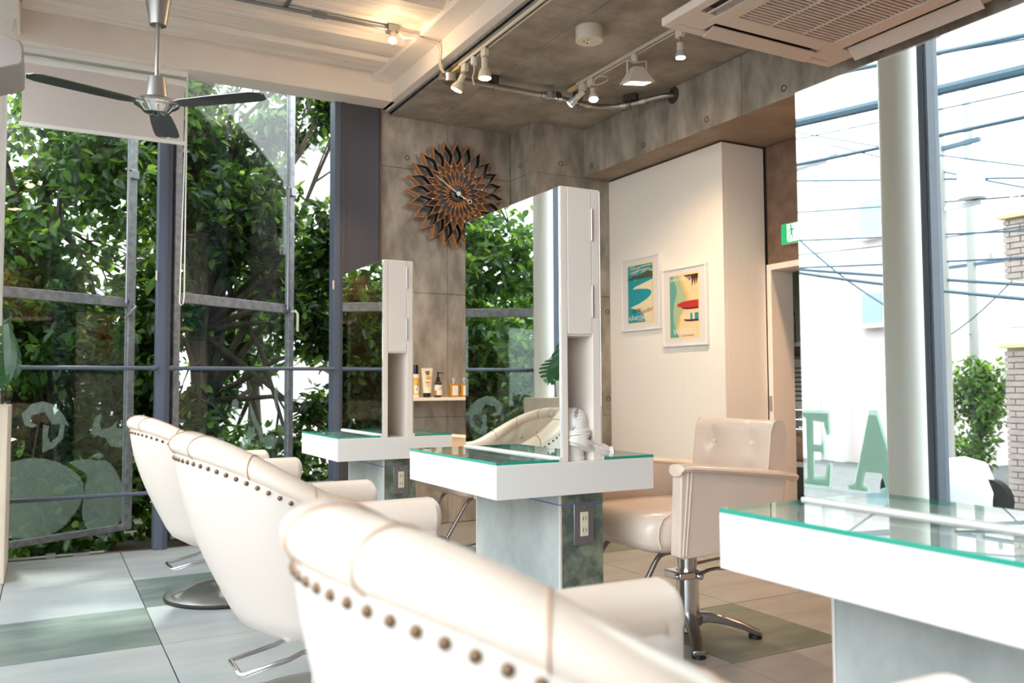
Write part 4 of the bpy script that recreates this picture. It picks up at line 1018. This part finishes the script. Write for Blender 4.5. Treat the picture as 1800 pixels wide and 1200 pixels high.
def curve(fn, n=22, a=0, b=1): return [fn(a+(b-a)*i/n) for i in range(n+1)]
t, lay, txt = frame('left framed poster of a teal bay with pale sandbar and dark hills', 5.219, 4.757, 1.390, 1.930)
lay([(0,0),(1,0),(1,1),(0,1)], 'teal')
for a0,b0,w_,h_ in ((.0,.93,.5,.012),(.35,.955,.65,.012),(.0,.965,.3,.01),(.2,.895,.7,.012),(.0,.87,.45,.012),(.5,.86,.5,.016),(.1,.84,.3,.008)):
    lay([(a0,b0),(a0+w_,b0+.012),(a0+w_,b0+.012+h_),(a0+w_*.4,b0+h_*1.6)], 'sand')
lay([(0,.75),(1,.755),(1,.82),(.93,.86),(.85,.88),(.74,.88),(.66,.85),(.60,.83),(.45,.82),(.32,.81),(.27,.835),(.22,.815),(.10,.79),(0,.785)], 'hill')
lay([(1,.70),(.62,.66),(.40,.63),(.20,.585),(.60,.60),(1,.62)], 'sage')
lay([(.52,.655),(.30,.625),(.20,.585),(.45,.585),(.80,.56),(.93,.53),(.96,.49),(.9,.44),(.75,.385),(.45,.32),(.2,.285),(.1,.265),(.3,.24),(.5,.2),(.62,.14),(.68,.08),(.70,.0),(1,0),(1,.72)], 'sand2')
lay([(.20,.585),(.45,.585),(.80,.56),(.93,.53),(.96,.49),(.9,.44),(.75,.385),(.45,.32),(.2,.285),(.12,.265),(.12,.585)], 'teal')
lay([(.10,.265),(.35,.23),(.55,.18),(.65,.11),(.68,0),(.60,0),(.56,.09),(.45,.16),(.3,.21)], 'teal2')
lay([(.3,.735),(.33,.735),(.315,.765)], 'printwhite')
txt("K\u0100NE'OHE", .042, .04, .045, 'printwhite')
txt('Sunny', .045, .16, .165, 'maroon', .3, rot=.15); txt('Sandbar', .045, .52, .135, 'red', .3, rot=.15); txt('of', .03, .42, .185, 'maroon', .3)
txt('on the bay', .014, .40, .02, 'sand')
t, lay, txt = frame('right framed poster with a red and a striped surfboard on sand', 4.735, 4.275, 1.257, 1.800)
lay([(0,0),(1,0),(1,1),(0,1)], 'sand')
lay([(0,0)]+curve(lambda s: (.42-.10*math.cos(s*4.6)+.0*s+.18*math.exp(-((s-.62)/.2)**2)-.02, s))+[(0,1)], 'gold')
lay([(0,0)]+curve(lambda s: (.34-.10*math.cos(s*4.6)+.18*math.exp(-((s-.60)/.2)**2)-.02, s))+[(0,1)], 'sage')
lay([(0,0)]+curve(lambda s: (.12+.13*math.exp(-((s-.75)/.17)**2)+.20*math.exp(-((s+.02)/.16)**2), s))+[(0,1)], 'teal2')
def board(u0,u1,v,h,m_):
    lay([(1,v+h*.5)]+[(u1-(u1-u0)*math.sin(a), v+h*.5*math.cos(a)) for a in np.linspace(0,PI,14)]+[(1,v-h*.5)], m_)
board(.42,.75,.475,.075,'maroon'); board(.26,.75,.52,.115,'red'); board(.50,.78,.275,.065,'maroon'); board(.36,.80,.325,.10,'peach')
lay([(.72,.272),(.79,.272),(.79,.376),(.72,.376)], 'teal'); lay([(.87,.272),(1,.272),(1,.376),(.87,.376)], 'teal')
lay([(.50,.99),(1,.99),(1,.94),(.94,.82),(.93,.93),(.88,.80),(.86,.92),(.78,.79),(.79,.92),(.70,.90),(.60,.95)], 'maroon')
txt("SURF AT QUEEN'S", .0275, .02, .915, 'printwhite'); txt('WAIKIKI', .060, .12, .045, 'printwhite'); txt('A DAY IN PARADISE', .013, .44, .012, 'maroon')

# ================================================================= LEFT CORNER: planter, monstera, wall speaker
pl = ob('planter_box', G().box(-.44,-.168,5.12,5.68,0,.905), 'planter', loc=(-.3,5.2,0), bev=.003)
tag(pl, 'waist-high pale wooden box in the left corner that carries the pipe column', 'planter')
mp = thing('monstera_plant', 'monstera with split glossy leaves on the wooden box at the left edge', 'plant', (-.30,5.25,.905))
ob('pot', G().lathe([(.06,0),(.085,.005),(.095,.12),(.088,.125),(.080,.10),(.001,.10)], (-.30,5.25,.905), 24), 'white', mp)
def monst(c, d, L, wid, tilt):
    d = Vector(d).normalized(); s_ = d.cross(Vector((0,0,1))).normalized(); nn = s_.cross(d); s_ = (s_*math.cos(tilt)+nn*math.sin(tilt)); nn = s_.cross(d)
    def W(f): return wid*(math.sin(PI*min(max(f*.80+.17,0),1))**.75)
    def P(f, k, sg): # k 0..1 across half width, lobes sweep forward
        return Vector(c)+d*(f*L+k*W(f)*.35)+s_*sg*k*W(f)+nn*(-.16*L*f*f-.22*k*k*wid)
    g = G(); n = 7
    for sg in (1,-1):
        for i in range(n):
            f0, f1 = i/n, (i+1)/n; ga = .10/n if 0 < i else 0; gb = .10/n if i < n-1 else 0
            g.add([P(f0,0,sg),P(f1,0,sg),P(f1,.42,sg),P(f0,.42,sg)], [(0,1,2,3)])
            g.add([P(f0+ga*.3,.42,sg),P(f1-gb*.3,.42,sg),P(f1-gb*1.6,.8,sg),P(f1-gb*3.2,1.0,sg),P(f0+ga*2.2,1.0,sg),P(f0+ga,.8,sg)], [(0,1,2,3,4,5)])
        g.add([P(1,0,sg),P(1,.42,sg),Vector(c)+d*L*1.16+nn*(-.22*L)], [(0,1,2)])
    return g
for c,d,L,w_,ti_,st_ in (((-.175,5.08,1.33),(.14,-.12,-.80),.30,.15,.25,1),((-.30,5.12,1.16),(.12,-.30,-.35),.22,.12,.2,1),((-.36,5.2,1.40),(-.4,.1,-.6),.28,.14,-.3,1),((-.28,5.30,1.22),(.05,.45,-.45),.24,.12,.4,1)):
    lf = ob('leaf', monst(c,d,L,w_,ti_), 'monstera', mp, angle=70)
    ob('stem', G().tube([(-.30,5.22,1.0), Vector((-.30,5.22,1.15)).lerp(Vector(c),.5)+Vector((0,0,.03)), c], .006, 8), 'leaf1', mp)
sp = thing('wall_speaker', 'grey-white rounded box hung from the beam at the top left edge', 'speaker', (-.33,4.8,2.6))
g = G().prism([(0,.10),(.02,.14),(.10,.17),(.20,.14),(.215,.11),(.215,.04),(.20,.02),(.10,-.02),(.02,.02),(0,.05)], (-.345,4.75,2.555), (1,0,0), (0,0,1), -.45)
ob('cabinet', g, 'speakergrey', sp, bev=.008, seg=3)
ob('bracket', G().tube([(-.30,4.9,2.72),(-.30,4.9,3.0)], .012, 10).box(-.34,-.26,4.86,4.94,2.985,3.0), 'alu', sp)
ob('speaker_cable', G().tube([(-.20,5.4,2.97),(-.19,5.3,3.0),(-.17,5.2,2.85),(-.20,5.1,2.70)], .004, 6), 'ivory', sp)

# ================================================================= ROLLER BLIND
rb_ = thing('roller_blind', 'half-drawn off-white roller blind in front of the left window bay', 'blind', (.285,5.62,2.95))
ob('roller', G().cyl((-.16,5.62,2.895),(.735,5.62,2.895),.028,n=24).box(-.17,.745,5.59,5.65,2.935,2.968), 'white', rb_)
P = [[(x, 5.600+.002*math.sin(x*14+z_*3), z_) for z_ in np.linspace(2.525,2.895,8)] for x in np.linspace(-.155,.725,24)]
ob('fabric', G().grid(P), 'blind', rb_, angle=80)
ob('bottom_bar', G().box(-.165,.735,5.594,5.608,2.503,2.527), 'white', rb_, bev=.004)
pts = [(.742,5.60,2.93)]+[(.742,5.60,2.93-1.38*i/20) for i in range(1,21)]+[(.735,5.60,1.51),(.725,5.60,1.50),(.715,5.60,1.52)]+[(.716+.024*i/20,5.597,1.55+1.35*i/20) for i in range(21)]
ob('bead_chain', G().tube(pts, .0042, 6), 'white', rb_)
g = G()
for i in range(60): g.sphere((.742,5.60,1.56+i*.0225), .0055, 6)
ob('chain_beads', g, 'white', rb_, kind='stuff')

# ================================================================= CEILING FAN
fx, fyy, fz = .455, 4.50, 2.38
fn = thing('ceiling_fan', 'brushed steel three-blade ceiling fan hanging before the roller blind', 'ceiling fan', (fx,fyy,3.12))
ob('canopy', G().lathe([(.030,2.80),(.040,2.795),(.062,2.93),(.064,2.94),(.001,2.94)][::1], (fx,fyy,0), 28).lathe([(.045,2.94),(.045,3.12),(.001,3.12)], (fx,fyy,0), 20), 'brushed', fn)
ob('downrod', G().cyl((fx,fyy,2.50),(fx,fyy,2.82),.0125,n=16), 'brushed', fn)
mo = ob('motor_housing', G().lathe([(.022,2.535),(.040,2.53),(.052,2.44),(.054,2.425),(.001,2.425)], (fx,fyy,0), 32), 'brushed', fn)
ob('hub', G().lathe([(.045,2.425),(.085,2.418),(.104,2.402),(.106,2.392),(.092,2.382),(.078,2.376),(.060,2.355),(.042,2.348),(.001,2.346)], (fx,fyy,0), 40), 'chrome', fn)
ob('hub_gap', G().cyl((fx,fyy,2.418),(fx,fyy,2.430),.050,n=24), 'black', mo)
for k in range(3):
    a = math.radians(198+120*k); d = Vector((math.cos(a),math.sin(a),0)); s_ = Vector((-math.sin(a),math.cos(a),0)); pt = math.radians(1.5)
    s2 = s_*math.cos(pt)-Vector((0,0,1))*math.sin(pt); P = []
    for r_, w_ in ((.085,.026),(.12,.040),(.16,.052),(.30,.060),(.45,.064),(.54,.062),(.575,.045),(.585,.015)):
        c = Vector((fx,fyy,fz+.012))+d*r_; row = []
        for q,cam_ in ((-1,0),(-.6,.006),(0,.010),(.6,.006),(1,0)): row.append(c+s2*w_*q+Vector((0,0,cam_)))
        P.append(row+[p-Vector((0,0,.003)) for p in row[::-1]])
    g = G().grid(P, closev=True); g.f.append(tuple(range(10))); g.mi.append(0); g.f.append(tuple(70+i for i in range(10))); g.mi.append(0)
    bl_ = ob('blade', g, 'darkchrome', fn, angle=30)

# ================================================================= AIR CONDITIONER
ac = thing('air_conditioner', 'ceiling cassette air conditioner with four open flaps and a slatted grille', 'air conditioner', (2.96,2.48,2.94))
ax0, ax1, ay0, ay1, az = 2.42, 3.50, 1.93, 3.01, 2.62
def ring(x0,x1,y0,y1,z0,z1,ix0,ix1,iy0,iy1): return G().box(x0,ix0,y0,y1,z0,z1).box(ix1,x1,y0,y1,z0,z1).box(ix0,ix1,y0,iy0,z0,z1).box(ix0,ix1,iy1,y1,z0,z1)
ob('casing', G().box(2.52,3.40,2.03,2.91,2.665,2.93), 'acwhite', ac, bev=.01)
g = G().box(ax0,ax0+.055,ay0,ay1,az,az+.04).box(ax1-.055,ax1,ay0,ay1,az,az+.04).box(ax0+.055,ax1-.055,ay0,ay0+.055,az,az+.04).box(ax0+.055,ax1-.055,ay1-.055,ay1,az,az+.04)
ob('panel', g, 'acwhite', ac, bev=.006, seg=3)
for (a,b,c,d) in ((ax0+.055,ax0+.20,ay0+.055,ay0+.20),(ax1-.20,ax1-.055,ay0+.055,ay0+.20),(ax0+.055,ax0+.20,ay1-.20,ay1-.055),(ax1-.20,ax1-.055,ay1-.20,ay1-.055)):
    ob('corner_plate', G().box(a-.002,b,c-.002,d,az+.002,az+.04), 'acwhite', ac, bev=.003)
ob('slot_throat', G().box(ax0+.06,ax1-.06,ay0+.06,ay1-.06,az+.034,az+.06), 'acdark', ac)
gx0, gx1, gy0, gy1 = ax0+.165, ax1-.165, ay0+.165, ay1-.165
fg = .075
ob('inner_panel', G().box(gx0-.02,gx0+fg,gy0-.02,gy1+.02,az-.004,az+.034).box(gx1-fg,gx1+.02,gy0-.02,gy1+.02,az-.004,az+.034).box(gx0+fg,gx1-fg,gy0-.02,gy0+fg,az-.004,az+.034).box(gx0+fg,gx1-fg,gy1-fg,gy1+.02,az-.004,az+.034), 'acwhite', ac, bev=.004)
# flaps tilt out of the four slots
L = (ax1-ax0)-.42
for k,(px,py,dx,dy) in enumerate(((ax0+.10,(ay0+ay1)/2,0,1),((ax0+ax1)/2,ay1-.10,1,0),(ax1-.10,(ay0+ay1)/2,0,1),((ax0+ax1)/2,ay0+.10,1,0))):
    out = Vector((-1 if k == 0 else 1 if k == 2 else 0, 1 if k == 1 else -1 if k == 3 else 0, 0))
    tdir = (out*.72+Vector((0,0,-.69))) if k in (2,) else (out*.93+Vector((0,0,-.36)))
    al = Vector((dx,dy,0)); nn = al.cross(tdir)
    c = Vector((px,py,az+.002))+tdir*.028*(1 if k != 0 else .2)
    ob('flap', G().obox(c, al, tdir, nn, L/2, .038 if k != 0 else .012, .003), 'acwhite', ac, bev=.002)
g = G(); y_ = gy0+fg+.003
sl = mesh_of(G().box(-(gx1-gx0)/2+fg,(gx1-gx0)/2-fg,-.0055,.0055,-.006,.006), 'grille_slat', 'acwhite', smooth=False)
while y_ < gy1-fg-.004:
    o = bpy.data.objects.new('grille_slat', sl); COL.objects.link(o); o.parent = ac; o.location = ((gx0+gx1)/2-ac.location.x, y_-ac.location.y, az+.008-ac.location.z); y_ += .0225
for f in (1/3,2/3):
    x_ = gx0+fg+(gx1-gx0-2*fg)*f; ob('grille_bar', G().box(x_-.004,x_+.004,gy0+fg,gy1-fg,az-.001,az+.012), 'acwhite', ac)

# ================================================================= TRACKS, LAMPS, CONDUIT
def track(x, y0, y1, z, label, m_='ivory'):
    t = thing('lighting_track', label, 'lighting track', (x,(y0+y1)/2,z+.02))
    ob('rail', G().box(x-.018,x-.008,y0,y1,z,z+.019).box(x+.008,x+.018,y0,y1,z,z+.019).box(x-.008,x+.008,y0,y1,z+.008,z+.019), m_, t, bev=.001)
    ob('contact_slot', G().box(x-.008,x+.008,y0,y1,z+.0075,z+.0082), 'black', t)
    ob('end_block', G().obox((x,y1+.06,z+.005),(1,0,0),(0,1,0),(0,0,1),.014,.05,.010), 'yellowwood', t, bev=.002, label='pale wooden end block')
    return t
track(2.165,-1.2,4.60,2.919,'white lighting track next to the painted beam')
track(2.975,-1.2,4.55,2.919,'white lighting track running behind the air conditioner')
def lamp(label, x, y, ztop, p0, p1, r0, r1, mt, ml, stem=None, body='ivory', power=0, col=(1,.8,.55)):
    """track adapter at (x,y), lamp body from p0 to p1 (front)"""
    t = thing('spotlight', label, 'spotlight', (x,y,ztop))
    ob('adapter', G().box(x-.014,x+.014,y-.028,y+.028,ztop-.045,ztop), body, t, bev=.003)
    p0, p1 = Vector(p0), Vector(p1); d = (p1-p0).normalized()
    ob('stem', G().tube([(x,y,ztop-.04), (x,y,p0.z+.01) if stem is None else stem, p0], .0075, 10), 'brushed', t)
    L = (p1-p0).length
    ob('socket', G().tube([p0-d*.01, p0+d*L*.45], [.019,.019], 20), body, t)
    hd = ob('reflector', G().tube([p0+d*L*.42, p0+d*L*.52, p0+d*L*.62, p0+d*L*.85, p1], [.018,r0*.8,r0,r1,r1], 28), mt, t)
    ob('lens', G().tube([p1, p1+d*.003, p1+d*.006], [r1*.90,r1*.86,r1*.6], 24), ml, hd)
    if power:
        ld = bpy.data.lights.new('spot_light', 'SPOT'); ld.energy = power; ld.color = col; ld.spot_size = math.radians(95); ld.spot_blend = .6; ld.shadow_soft_size = .035
        lo = bpy.data.objects.new('spot_light', ld); COL.objects.link(lo); lo.parent = t; lo.location = p1+d*.02-t.location; lo.rotation_euler = (-d).to_track_quat('Z','Y').to_euler()
    return t
WM = (1,.72,.42)
lamp('warm spotlight tilted to the left, nearest the junction box', 2.165,4.545,2.919, (2.165,4.575,2.855),(2.135,4.60,2.775),.030,.038,'ivory','lamp_warm',power=22,col=WM)
lamp('warm spotlight hanging straight down from the beam-side track', 2.165,4.28,2.919, (2.165,4.28,2.855),(2.165,4.28,2.748),.032,.038,'ivory','lamp_warm',power=30,col=WM)
lamp('cool white spotlight tilted over the conduit elbow', 2.975,4.50,2.919, (2.975,4.50,2.865),(2.925,4.57,2.80),.022,.026,'lampglass','lamp_cool',power=9,col=(.9,.96,1))
lamp('small round-backed white spotlight beside the conduit elbow', 2.975,4.40,2.919, (2.975,4.38,2.84),(2.965,4.36,2.775),.028,.030,'white','lamp_cool',power=9,col=(.95,1,.9))
lamp('bare cool reflector bulb under the edge of the air conditioner', 2.975,3.54,2.919, (2.975,3.54,2.83),(2.975,3.54,2.76),.022,.028,'lampglass','lamp_cool',power=12,col=(.9,.96,1))
# plug with cord on the first track
pg = thing('track_plug', 'round white plug with a short dangling cord on the beam-side track', 'plug', (2.165,4.42,2.919))
ob('plug_body', G().lathe([(.017,-.045),(.019,-.04),(.019,-.01),(.015,0),(.001,0)], (2.165,4.42,2.919), 18), 'white', pg)
ob('cord', G().tube([(2.165,4.42,2.875),(2.17,4.425,2.84),(2.16,4.43,2.80),(2.175,4.44,2.76)], .004, 8), 'ivory', pg)
pg = thing('cord_loop', 'thin white wire loop beside the small round-backed spotlight', 'wire', (2.975,4.33,2.919))
ob('wire', G().tube([(2.975,4.38,2.90),(2.985,4.33,2.915),(3.0,4.27,2.90),(3.0,4.25,2.87),(2.985,4.29,2.86),(2.975,4.35,2.865)], .003, 6), 'ivory', pg)
# flood light
fl_ = thing('floodlight', 'trapezoid white floodlight with a glowing square face on the second track', 'floodlight', (2.975,3.95,2.919))
ob('adapter', G().lathe([(.016,-.045),(.020,-.035),(.020,-.008),(.016,0),(.001,0)], (2.975,3.95,2.919), 18), 'white', fl_)
cF = Vector((2.985,3.94,2.755)); dF = Vector((.10,.12,-1)).normalized()
aF = Vector((1,-.15,0)); aF = (aF-dF*aF.dot(dF)).normalized(); bF = dF.cross(aF)
V = []
for dd_, hx, hy in ((-.085,.030,.026),(.0,.082,.060)):
    V += [cF+dF*dd_+aF*hx*a+bF*hy*b_ for a,b_ in ((-1,-1),(1,-1),(1,1),(-1,1))]
hd = ob('housing', G().add(V, [(3,2,1,0),(0,1,5,4),(1,2,6,5),(2,3,7,6),(3,0,4,7),(4,5,6,7)]), 'acwhite', fl_, bev=.003)
ob('lamp_face', G().obox(cF+dF*.002, aF, bF, dF, .068, .048, .002), 'lamp_warm', hd, smooth=False)
ob('face_rim', G().obox(cF+dF*.003+aF*.075, aF, bF, dF, .007, .060, .005).obox(cF+dF*.003-aF*.075, aF, bF, dF, .007, .060, .005).obox(cF+dF*.003+bF*.054, aF, bF, dF, .08, .006, .005).obox(cF+dF*.003-bF*.054, aF, bF, dF, .08, .006, .005), 'acwhite', hd)
ys_ = [cF-dF*.03+aF*.062, cF-dF*.03-aF*.062]
ob('yoke', G().tube([ys_[0], ys_[0]+Vector((0,0,.095)), (2.975,3.95,2.872)], .006, 8).tube([ys_[1], ys_[1]+Vector((0,0,.095)), (2.975,3.95,2.872)], .006, 8), 'acwhite', fl_)
ld = bpy.data.lights.new('flood_light', 'SPOT'); ld.energy = 55; ld.color = WM; ld.spot_size = math.radians(120); ld.spot_blend = .8; ld.shadow_soft_size = .06
lo = bpy.data.objects.new('flood_light', ld); COL.objects.link(lo); lo.parent = fl_; lo.location = cF+dF*.02-fl_.location; lo.rotation_euler = (-dF).to_track_quat('Z','Y').to_euler()
# deck conduit with small warm lamp
dc = thing('conduit_light', 'small warm lamp at the end of a grey conduit on the ribbed ceiling', 'lamp', (1.75,4.66,3.1))
ob('conduit', G().tube([(-.1,4.70,3.095),(1.74,4.67,3.095)], .011, 10), 'alu', dc)
ob('pipe_coupling', G().tube([(1.28,4.678,3.095),(1.36,4.677,3.095)], .016, 10).box(1.72,1.78,4.64,4.70,3.075,3.115), 'alu', dc)
ob('socket', G().tube([(1.755,4.66,3.085),(1.750,4.655,3.035)], .019, 16), 'acwhite', dc)
ob('bulb', G().tube([(1.750,4.655,3.037),(1.748,4.652,3.018),(1.747,4.65,3.008)], [.018,.024,.012], 18), 'lamp_warm', dc)
ob('flat_bar', G().obox((1.13,4.55,3.11),(0,1,0),(1,0,0),(0,0,1),.16,.012,.004), 'alu', dc)
ld = bpy.data.lights.new('conduit_lamp', 'POINT'); ld.energy = 1.6; ld.color = WM; ld.shadow_soft_size = .02
lo = bpy.data.objects.new('conduit_lamp', ld); COL.objects.link(lo); lo.parent = dc; lo.location = Vector((1.74,4.64,2.98))-dc.location
cw = thing('cable_run', 'pair of grey-white cables looping over the painted beam to the junction box', 'cable', (2.0,4.68,3.08))
for e in (0,.02):
    ob('cable', G().tube([(1.78,4.67+e,3.10),(1.83,4.67+e,3.065),(1.92,4.66+e*.6,3.075),(1.99,4.67+e,3.075),(2.045,4.665+e,3.07),(2.06,4.66+e,3.03),(2.06,4.67+e,2.97),(2.08,4.69+e,2.93),(2.11,4.69+e*.5,2.89)], .0055, 8), 'acwhite', cw)
# pipe conduit on the concrete ceiling
pc = thing('ceiling_conduit', 'thick steel conduit with two junction boxes curving into the concrete beam', 'conduit', (2.8,4.68,2.93))
zc = 2.872
ob('pipe', G().tube([(2.12,4.68,zc),(2.80,4.68,zc)], .018, 14), 'brushed', pc)
ob('pipe', G().tube([(2.90,4.68,zc),(3.02,4.695,zc),(3.14,4.705,zc),(3.24,4.70,zc),(3.33,4.66,zc),(3.39,4.58,zc),(3.43,4.50,zc+.003),(3.47,4.42,zc+.008),(3.51,4.36,zc+.012),(3.555,4.325,zc+.014),(3.575,4.32,zc+.014)], .018, 14), 'darkchrome', pc)
for x,y_ in ((2.14,4.68),(2.85,4.68)):
    jb = ob('junction_box', G().lathe([(.048,-.03),(.052,-.025),(.052,.02),(.048,.024),(.001,.024)], (x,y_,zc), 24), 'brushed', pc, bev=.002)
    ob('box_hub', G().cyl((x+.045,y_,zc),(x+.075,y_,zc),.023,n=16), 'brushed', jb)
    ob('box_hub', G().cyl((x-.075,y_,zc),(x-.045,y_,zc),.023,n=16), 'brushed', jb)
    ob('knockout', G().cyl((x+.035,y_-.055,zc),(x+.030,y_-.046,zc),.020,n=16), 'black', jb)
for x,y_,rz in ((2.43,4.68,0),(3.07,4.70,0),(3.40,4.56,1)):
    d = Vector((1,0,0)) if not rz else Vector((.45,-.89,0)); s_ = Vector((-d.y,d.x,0))
    cl = ob('pipe_clamp', G().obox((x,y_,2.915), d, s_, (0,0,1), .05 if rz else .03, .018, .022), 'concrete_dark', pc, bev=.003)
    ob('clamp_band', G().tube([Vector((x,y_,zc))+s_*.023*math.cos(q)+Vector((0,0,.023*math.sin(q))) for q in np.linspace(0,2*PI,19)[:-1]], .003, 6, closed=True).tube([Vector((x,y_,zc-.02)),Vector((x,y_,zc-.045))],.004,6), 'alu', cl)
for a_,b_ in (((3.12,4.705,zc),(3.17,4.704,zc)),((3.36,4.62,zc),(3.385,4.585,zc)),((3.43,4.50,zc+.003),(3.45,4.46,zc+.005))):
    ob('coupling', G().tube([a_,b_],.022,14), 'brushed', pc)
# smoke detector
sm = thing('smoke_detector', 'round white emergency lamp drum on the concrete ceiling', 'ceiling fixture', (2.56,3.80,2.939))
ob('drum', G().lathe([(.072,-.075),(.075,-.072),(.075,0),(.001,0)][::1], (2.56,3.80,2.939), 40), 'ivory', sm)
dk = ob('face', G().cyl((2.56,3.80,2.8635),(2.56,3.80,2.866),.070,n=40), 'ivory', sm)
ob('lens', G().lathe([(.001,-.006),(.006,-.006),(.011,0),(.001,0)], (2.56,3.80,2.864), 16), 'lampglass', dk)
for dx,dy in ((-.028,.01),(-.02,-.018),(.0,.022)): ob('pin', G().cyl((2.56+dx,3.80+dy,2.860),(2.56+dx,3.80+dy,2.864),.004,n=10), 'ink', dk)

# ================================================================= EXIT SIGN + BACK ROOM
ex = thing('exit_sign', 'green running-man exit sign on the brown concrete wall above the doorway', 'exit sign', (4.18,3.87,1.96))
ob('housing', G().box(4.155,4.185,3.70,3.98,1.892,2.026), 'acwhite', ex, bev=.003)
ob('face', G().box(4.153,4.155,3.703,3.977,1.895,2.023), 'green_sign', ex)
o3 = Vector((4.1525,3.94,1.90)); sxa = Vector((0,-1,0)); sza = Vector((0,0,1))
ob('panel', G().prism([(.012,.005),(.20,.005),(.20,.118),(.012,.118)], o3+Vector((0,0,0)), sxa, sza, .0003), 'sign_white', ex, smooth=False)
def figp(pp, w): 
    g = G()
    for a, b_ in zip(pp[:-1], pp[1:]):
        a, b_ = Vector(a), Vector(b_); d = (b_-a).normalized(); n = Vector((-d.y,d.x))*w
        g.prism([tuple(a-n),tuple(b_-n),tuple(b_+n),tuple(a+n)], o3-Vector((.0006,0,0)), sxa, sza, .0003)
    return g
g = figp([(.048,.098),(.052,.075),(.050,.055)], .008)
for pp in ([(.052,.085),(.038,.080),(.022,.066)], [(.052,.085),(.066,.078),(.078,.088)], [(.050,.055),(.062,.038),(.052,.018)], [(.050,.058),(.034,.040),(.020,.012),(.013,.008)]):
    q = figp(pp, .0045); g.add(q.v, q.f)
g.prism([(.045+.0085*math.cos(a), .107+.0085*math.sin(a)) for a in np.linspace(0,2*PI,15)[:-1]], o3-Vector((.0006,0,0)), sxa, sza, .0003)
ob('running_figure', g, 'green_sign', ex, smooth=False)
sf = ob('back_room_shelf', G().box(5.3,5.95,3.6,6.2,1.30,1.335), 'creamlam', loc=(5.6,5,1.3), bev=.002); tag(sf, 'upper cream shelf seen through the doorway', 'shelf')
ob('shelf_bracket', G().box(5.3,6.0,5.0,5.02,1.22,1.30), 'alu', sf, world=False, loc=(5.6,5,1.3))
bx_ = thing('storage_box', 'cream box with a dark slanting flap on the upper back-room shelf', 'box', (5.5,5.05,1.335))
ob('body', G().prism([(0,0),(.34,0),(.34,.22),(.22,.40),(0,.40)], (5.45,5.42,1.335), (0,-1,0), (0,0,1), .30), 'ivory', bx_, bev=.003)
ob('flap', G().prism([(.34,.22),(.345,.24),(.24,.40),(.22,.40)], (5.44,5.42,1.335), (0,-1,0), (0,0,1), .32), 'teal', bx_)
cu_ = ob('paper_cup', G().lathe([(.035,0),(.045,.12),(.047,.125),(.001,.125)], (5.42,4.93,1.335), 20), 'label', loc=(5.42,4.93,1.335)); tag(cu_, 'small white cup beside the cream box in the back room', 'cup')
nt_ = thing('notice_sheet', 'typed notice sheet pinned to the back-room wall', 'paper', (5.99,5.55,1.0))
ob('sheet', G().box(5.985,5.998,5.20,5.85,.78,1.22), 'paper', nt_)
g = G()
for q in range(8): g.box(5.983,5.985,5.30+.05*(q%3),5.75,.84+.042*q,.852+.042*q)
ob('typed_lines', g, 'ink', nt_, smooth=False)
bs = thing('wire_basket', 'small chrome wire basket hanging in the back room', 'basket', (5.6,5.1,.72))
g = G()
for z in (.62,.70,.78): g.tube([(5.5,4.9,z),(5.75,4.9,z),(5.75,5.35,z),(5.5,5.35,z)], .006, 6, closed=True)
for q in range(8): g.tube([(5.5,4.9+.064*q,.62),(5.5,4.9+.064*q,.78)], .004, 6)
ob('wires', g, 'chrome', bs)
tr_ = thing('basin_tray', 'tan rounded tray under the wire basket in the back room', 'tray', (5.5,5.0,.45))
ob('tray', G().box(5.3,5.7,4.7,5.4,.38,.58), 'basket', tr_, bev=.05, seg=4)
lw_ = ob('lower_shelf', G().box(5.25,5.95,3.6,6.2,.34,.375), 'creamlam', loc=(5.6,5,.35)); tag(lw_, 'lower back-room shelf under the tan tray', 'shelf')
cb = thing('hanging_cable', 'black cable with a diamond-shaped green tag hanging from the back-room shelf', 'cable', (5.28,5.25,1.3))
ob('cord', G().tube([(5.28,5.25,1.31),(5.28,5.26,1.15),(5.28,5.30,.95),(5.28,5.32,.80),(5.28,5.33,.40)], .010, 6), 'black', cb)
ob('tag', G().prism([(0,.1),(.11,0),(.0,-.1),(-.10,0)], (5.27,5.28,.83), (0,-1,0), (0,0,1), .01), 'leaf1', cb, smooth=False)
pm_ = thing('perm_machine', 'black hair-curling machine with chrome coils inside the doorway', 'machine', (4.9,3.9,0))
ob('stand', G().cyl((4.9,3.9,.05),(4.9,3.9,.60),.03,n=14).lathe([(.22,0),(.22,.03),(.05,.06),(.001,.06)], (4.9,3.9,0), 28), 'blackgloss', pm_)
ob('head', G().sphere((4.9,3.95,.72), .17, 18), 'blackgloss', pm_)
g = G()
for q in range(5): g.tube([(4.70+.02*math.cos(a)+.05*q*.5, 3.80+.06*math.cos(a), .52+.05*math.sin(a)+.03*q) for a in np.linspace(0,2*PI,15)[:-1]], .005, 6, closed=True)
ob('coils', g, 'chrome', pm_)
ob('control_box', G().box(4.62,4.72,3.72,3.84,.50,.60), 'ivory', pm_, bev=.004)
# ---- room lamps further back over the poster side (built where they hang, beyond the frame)
for lab,(x,y_,z) in {'warm round downlight on the soffit above the corridor': (3.95,3.0,2.578), 'warm round downlight on the soffit nearer the entrance': (3.9,1.2,2.578)}.items():
    t = thing('downlight', lab, 'downlight', (x,y_,z))
    ob('rim', G().lathe([(.055,-.012),(.06,-.008),(.06,0),(.001,0)], (x,y_,z), 28), 'white', t)
    ob('lens', G().cyl((x,y_,z-.014),(x,y_,z-.011),.045,n=24), 'lamp_warm', t)
    ld = bpy.data.lights.new('downlight_lamp', 'SPOT'); ld.energy = 62; ld.color = (1,.62,.36); ld.spot_size = math.radians(125); ld.spot_blend = .9; ld.shadow_soft_size = .05
    lo = bpy.data.objects.new('downlight_lamp', ld); COL.objects.link(lo); lo.parent = t; lo.location = (0,0,-.04)
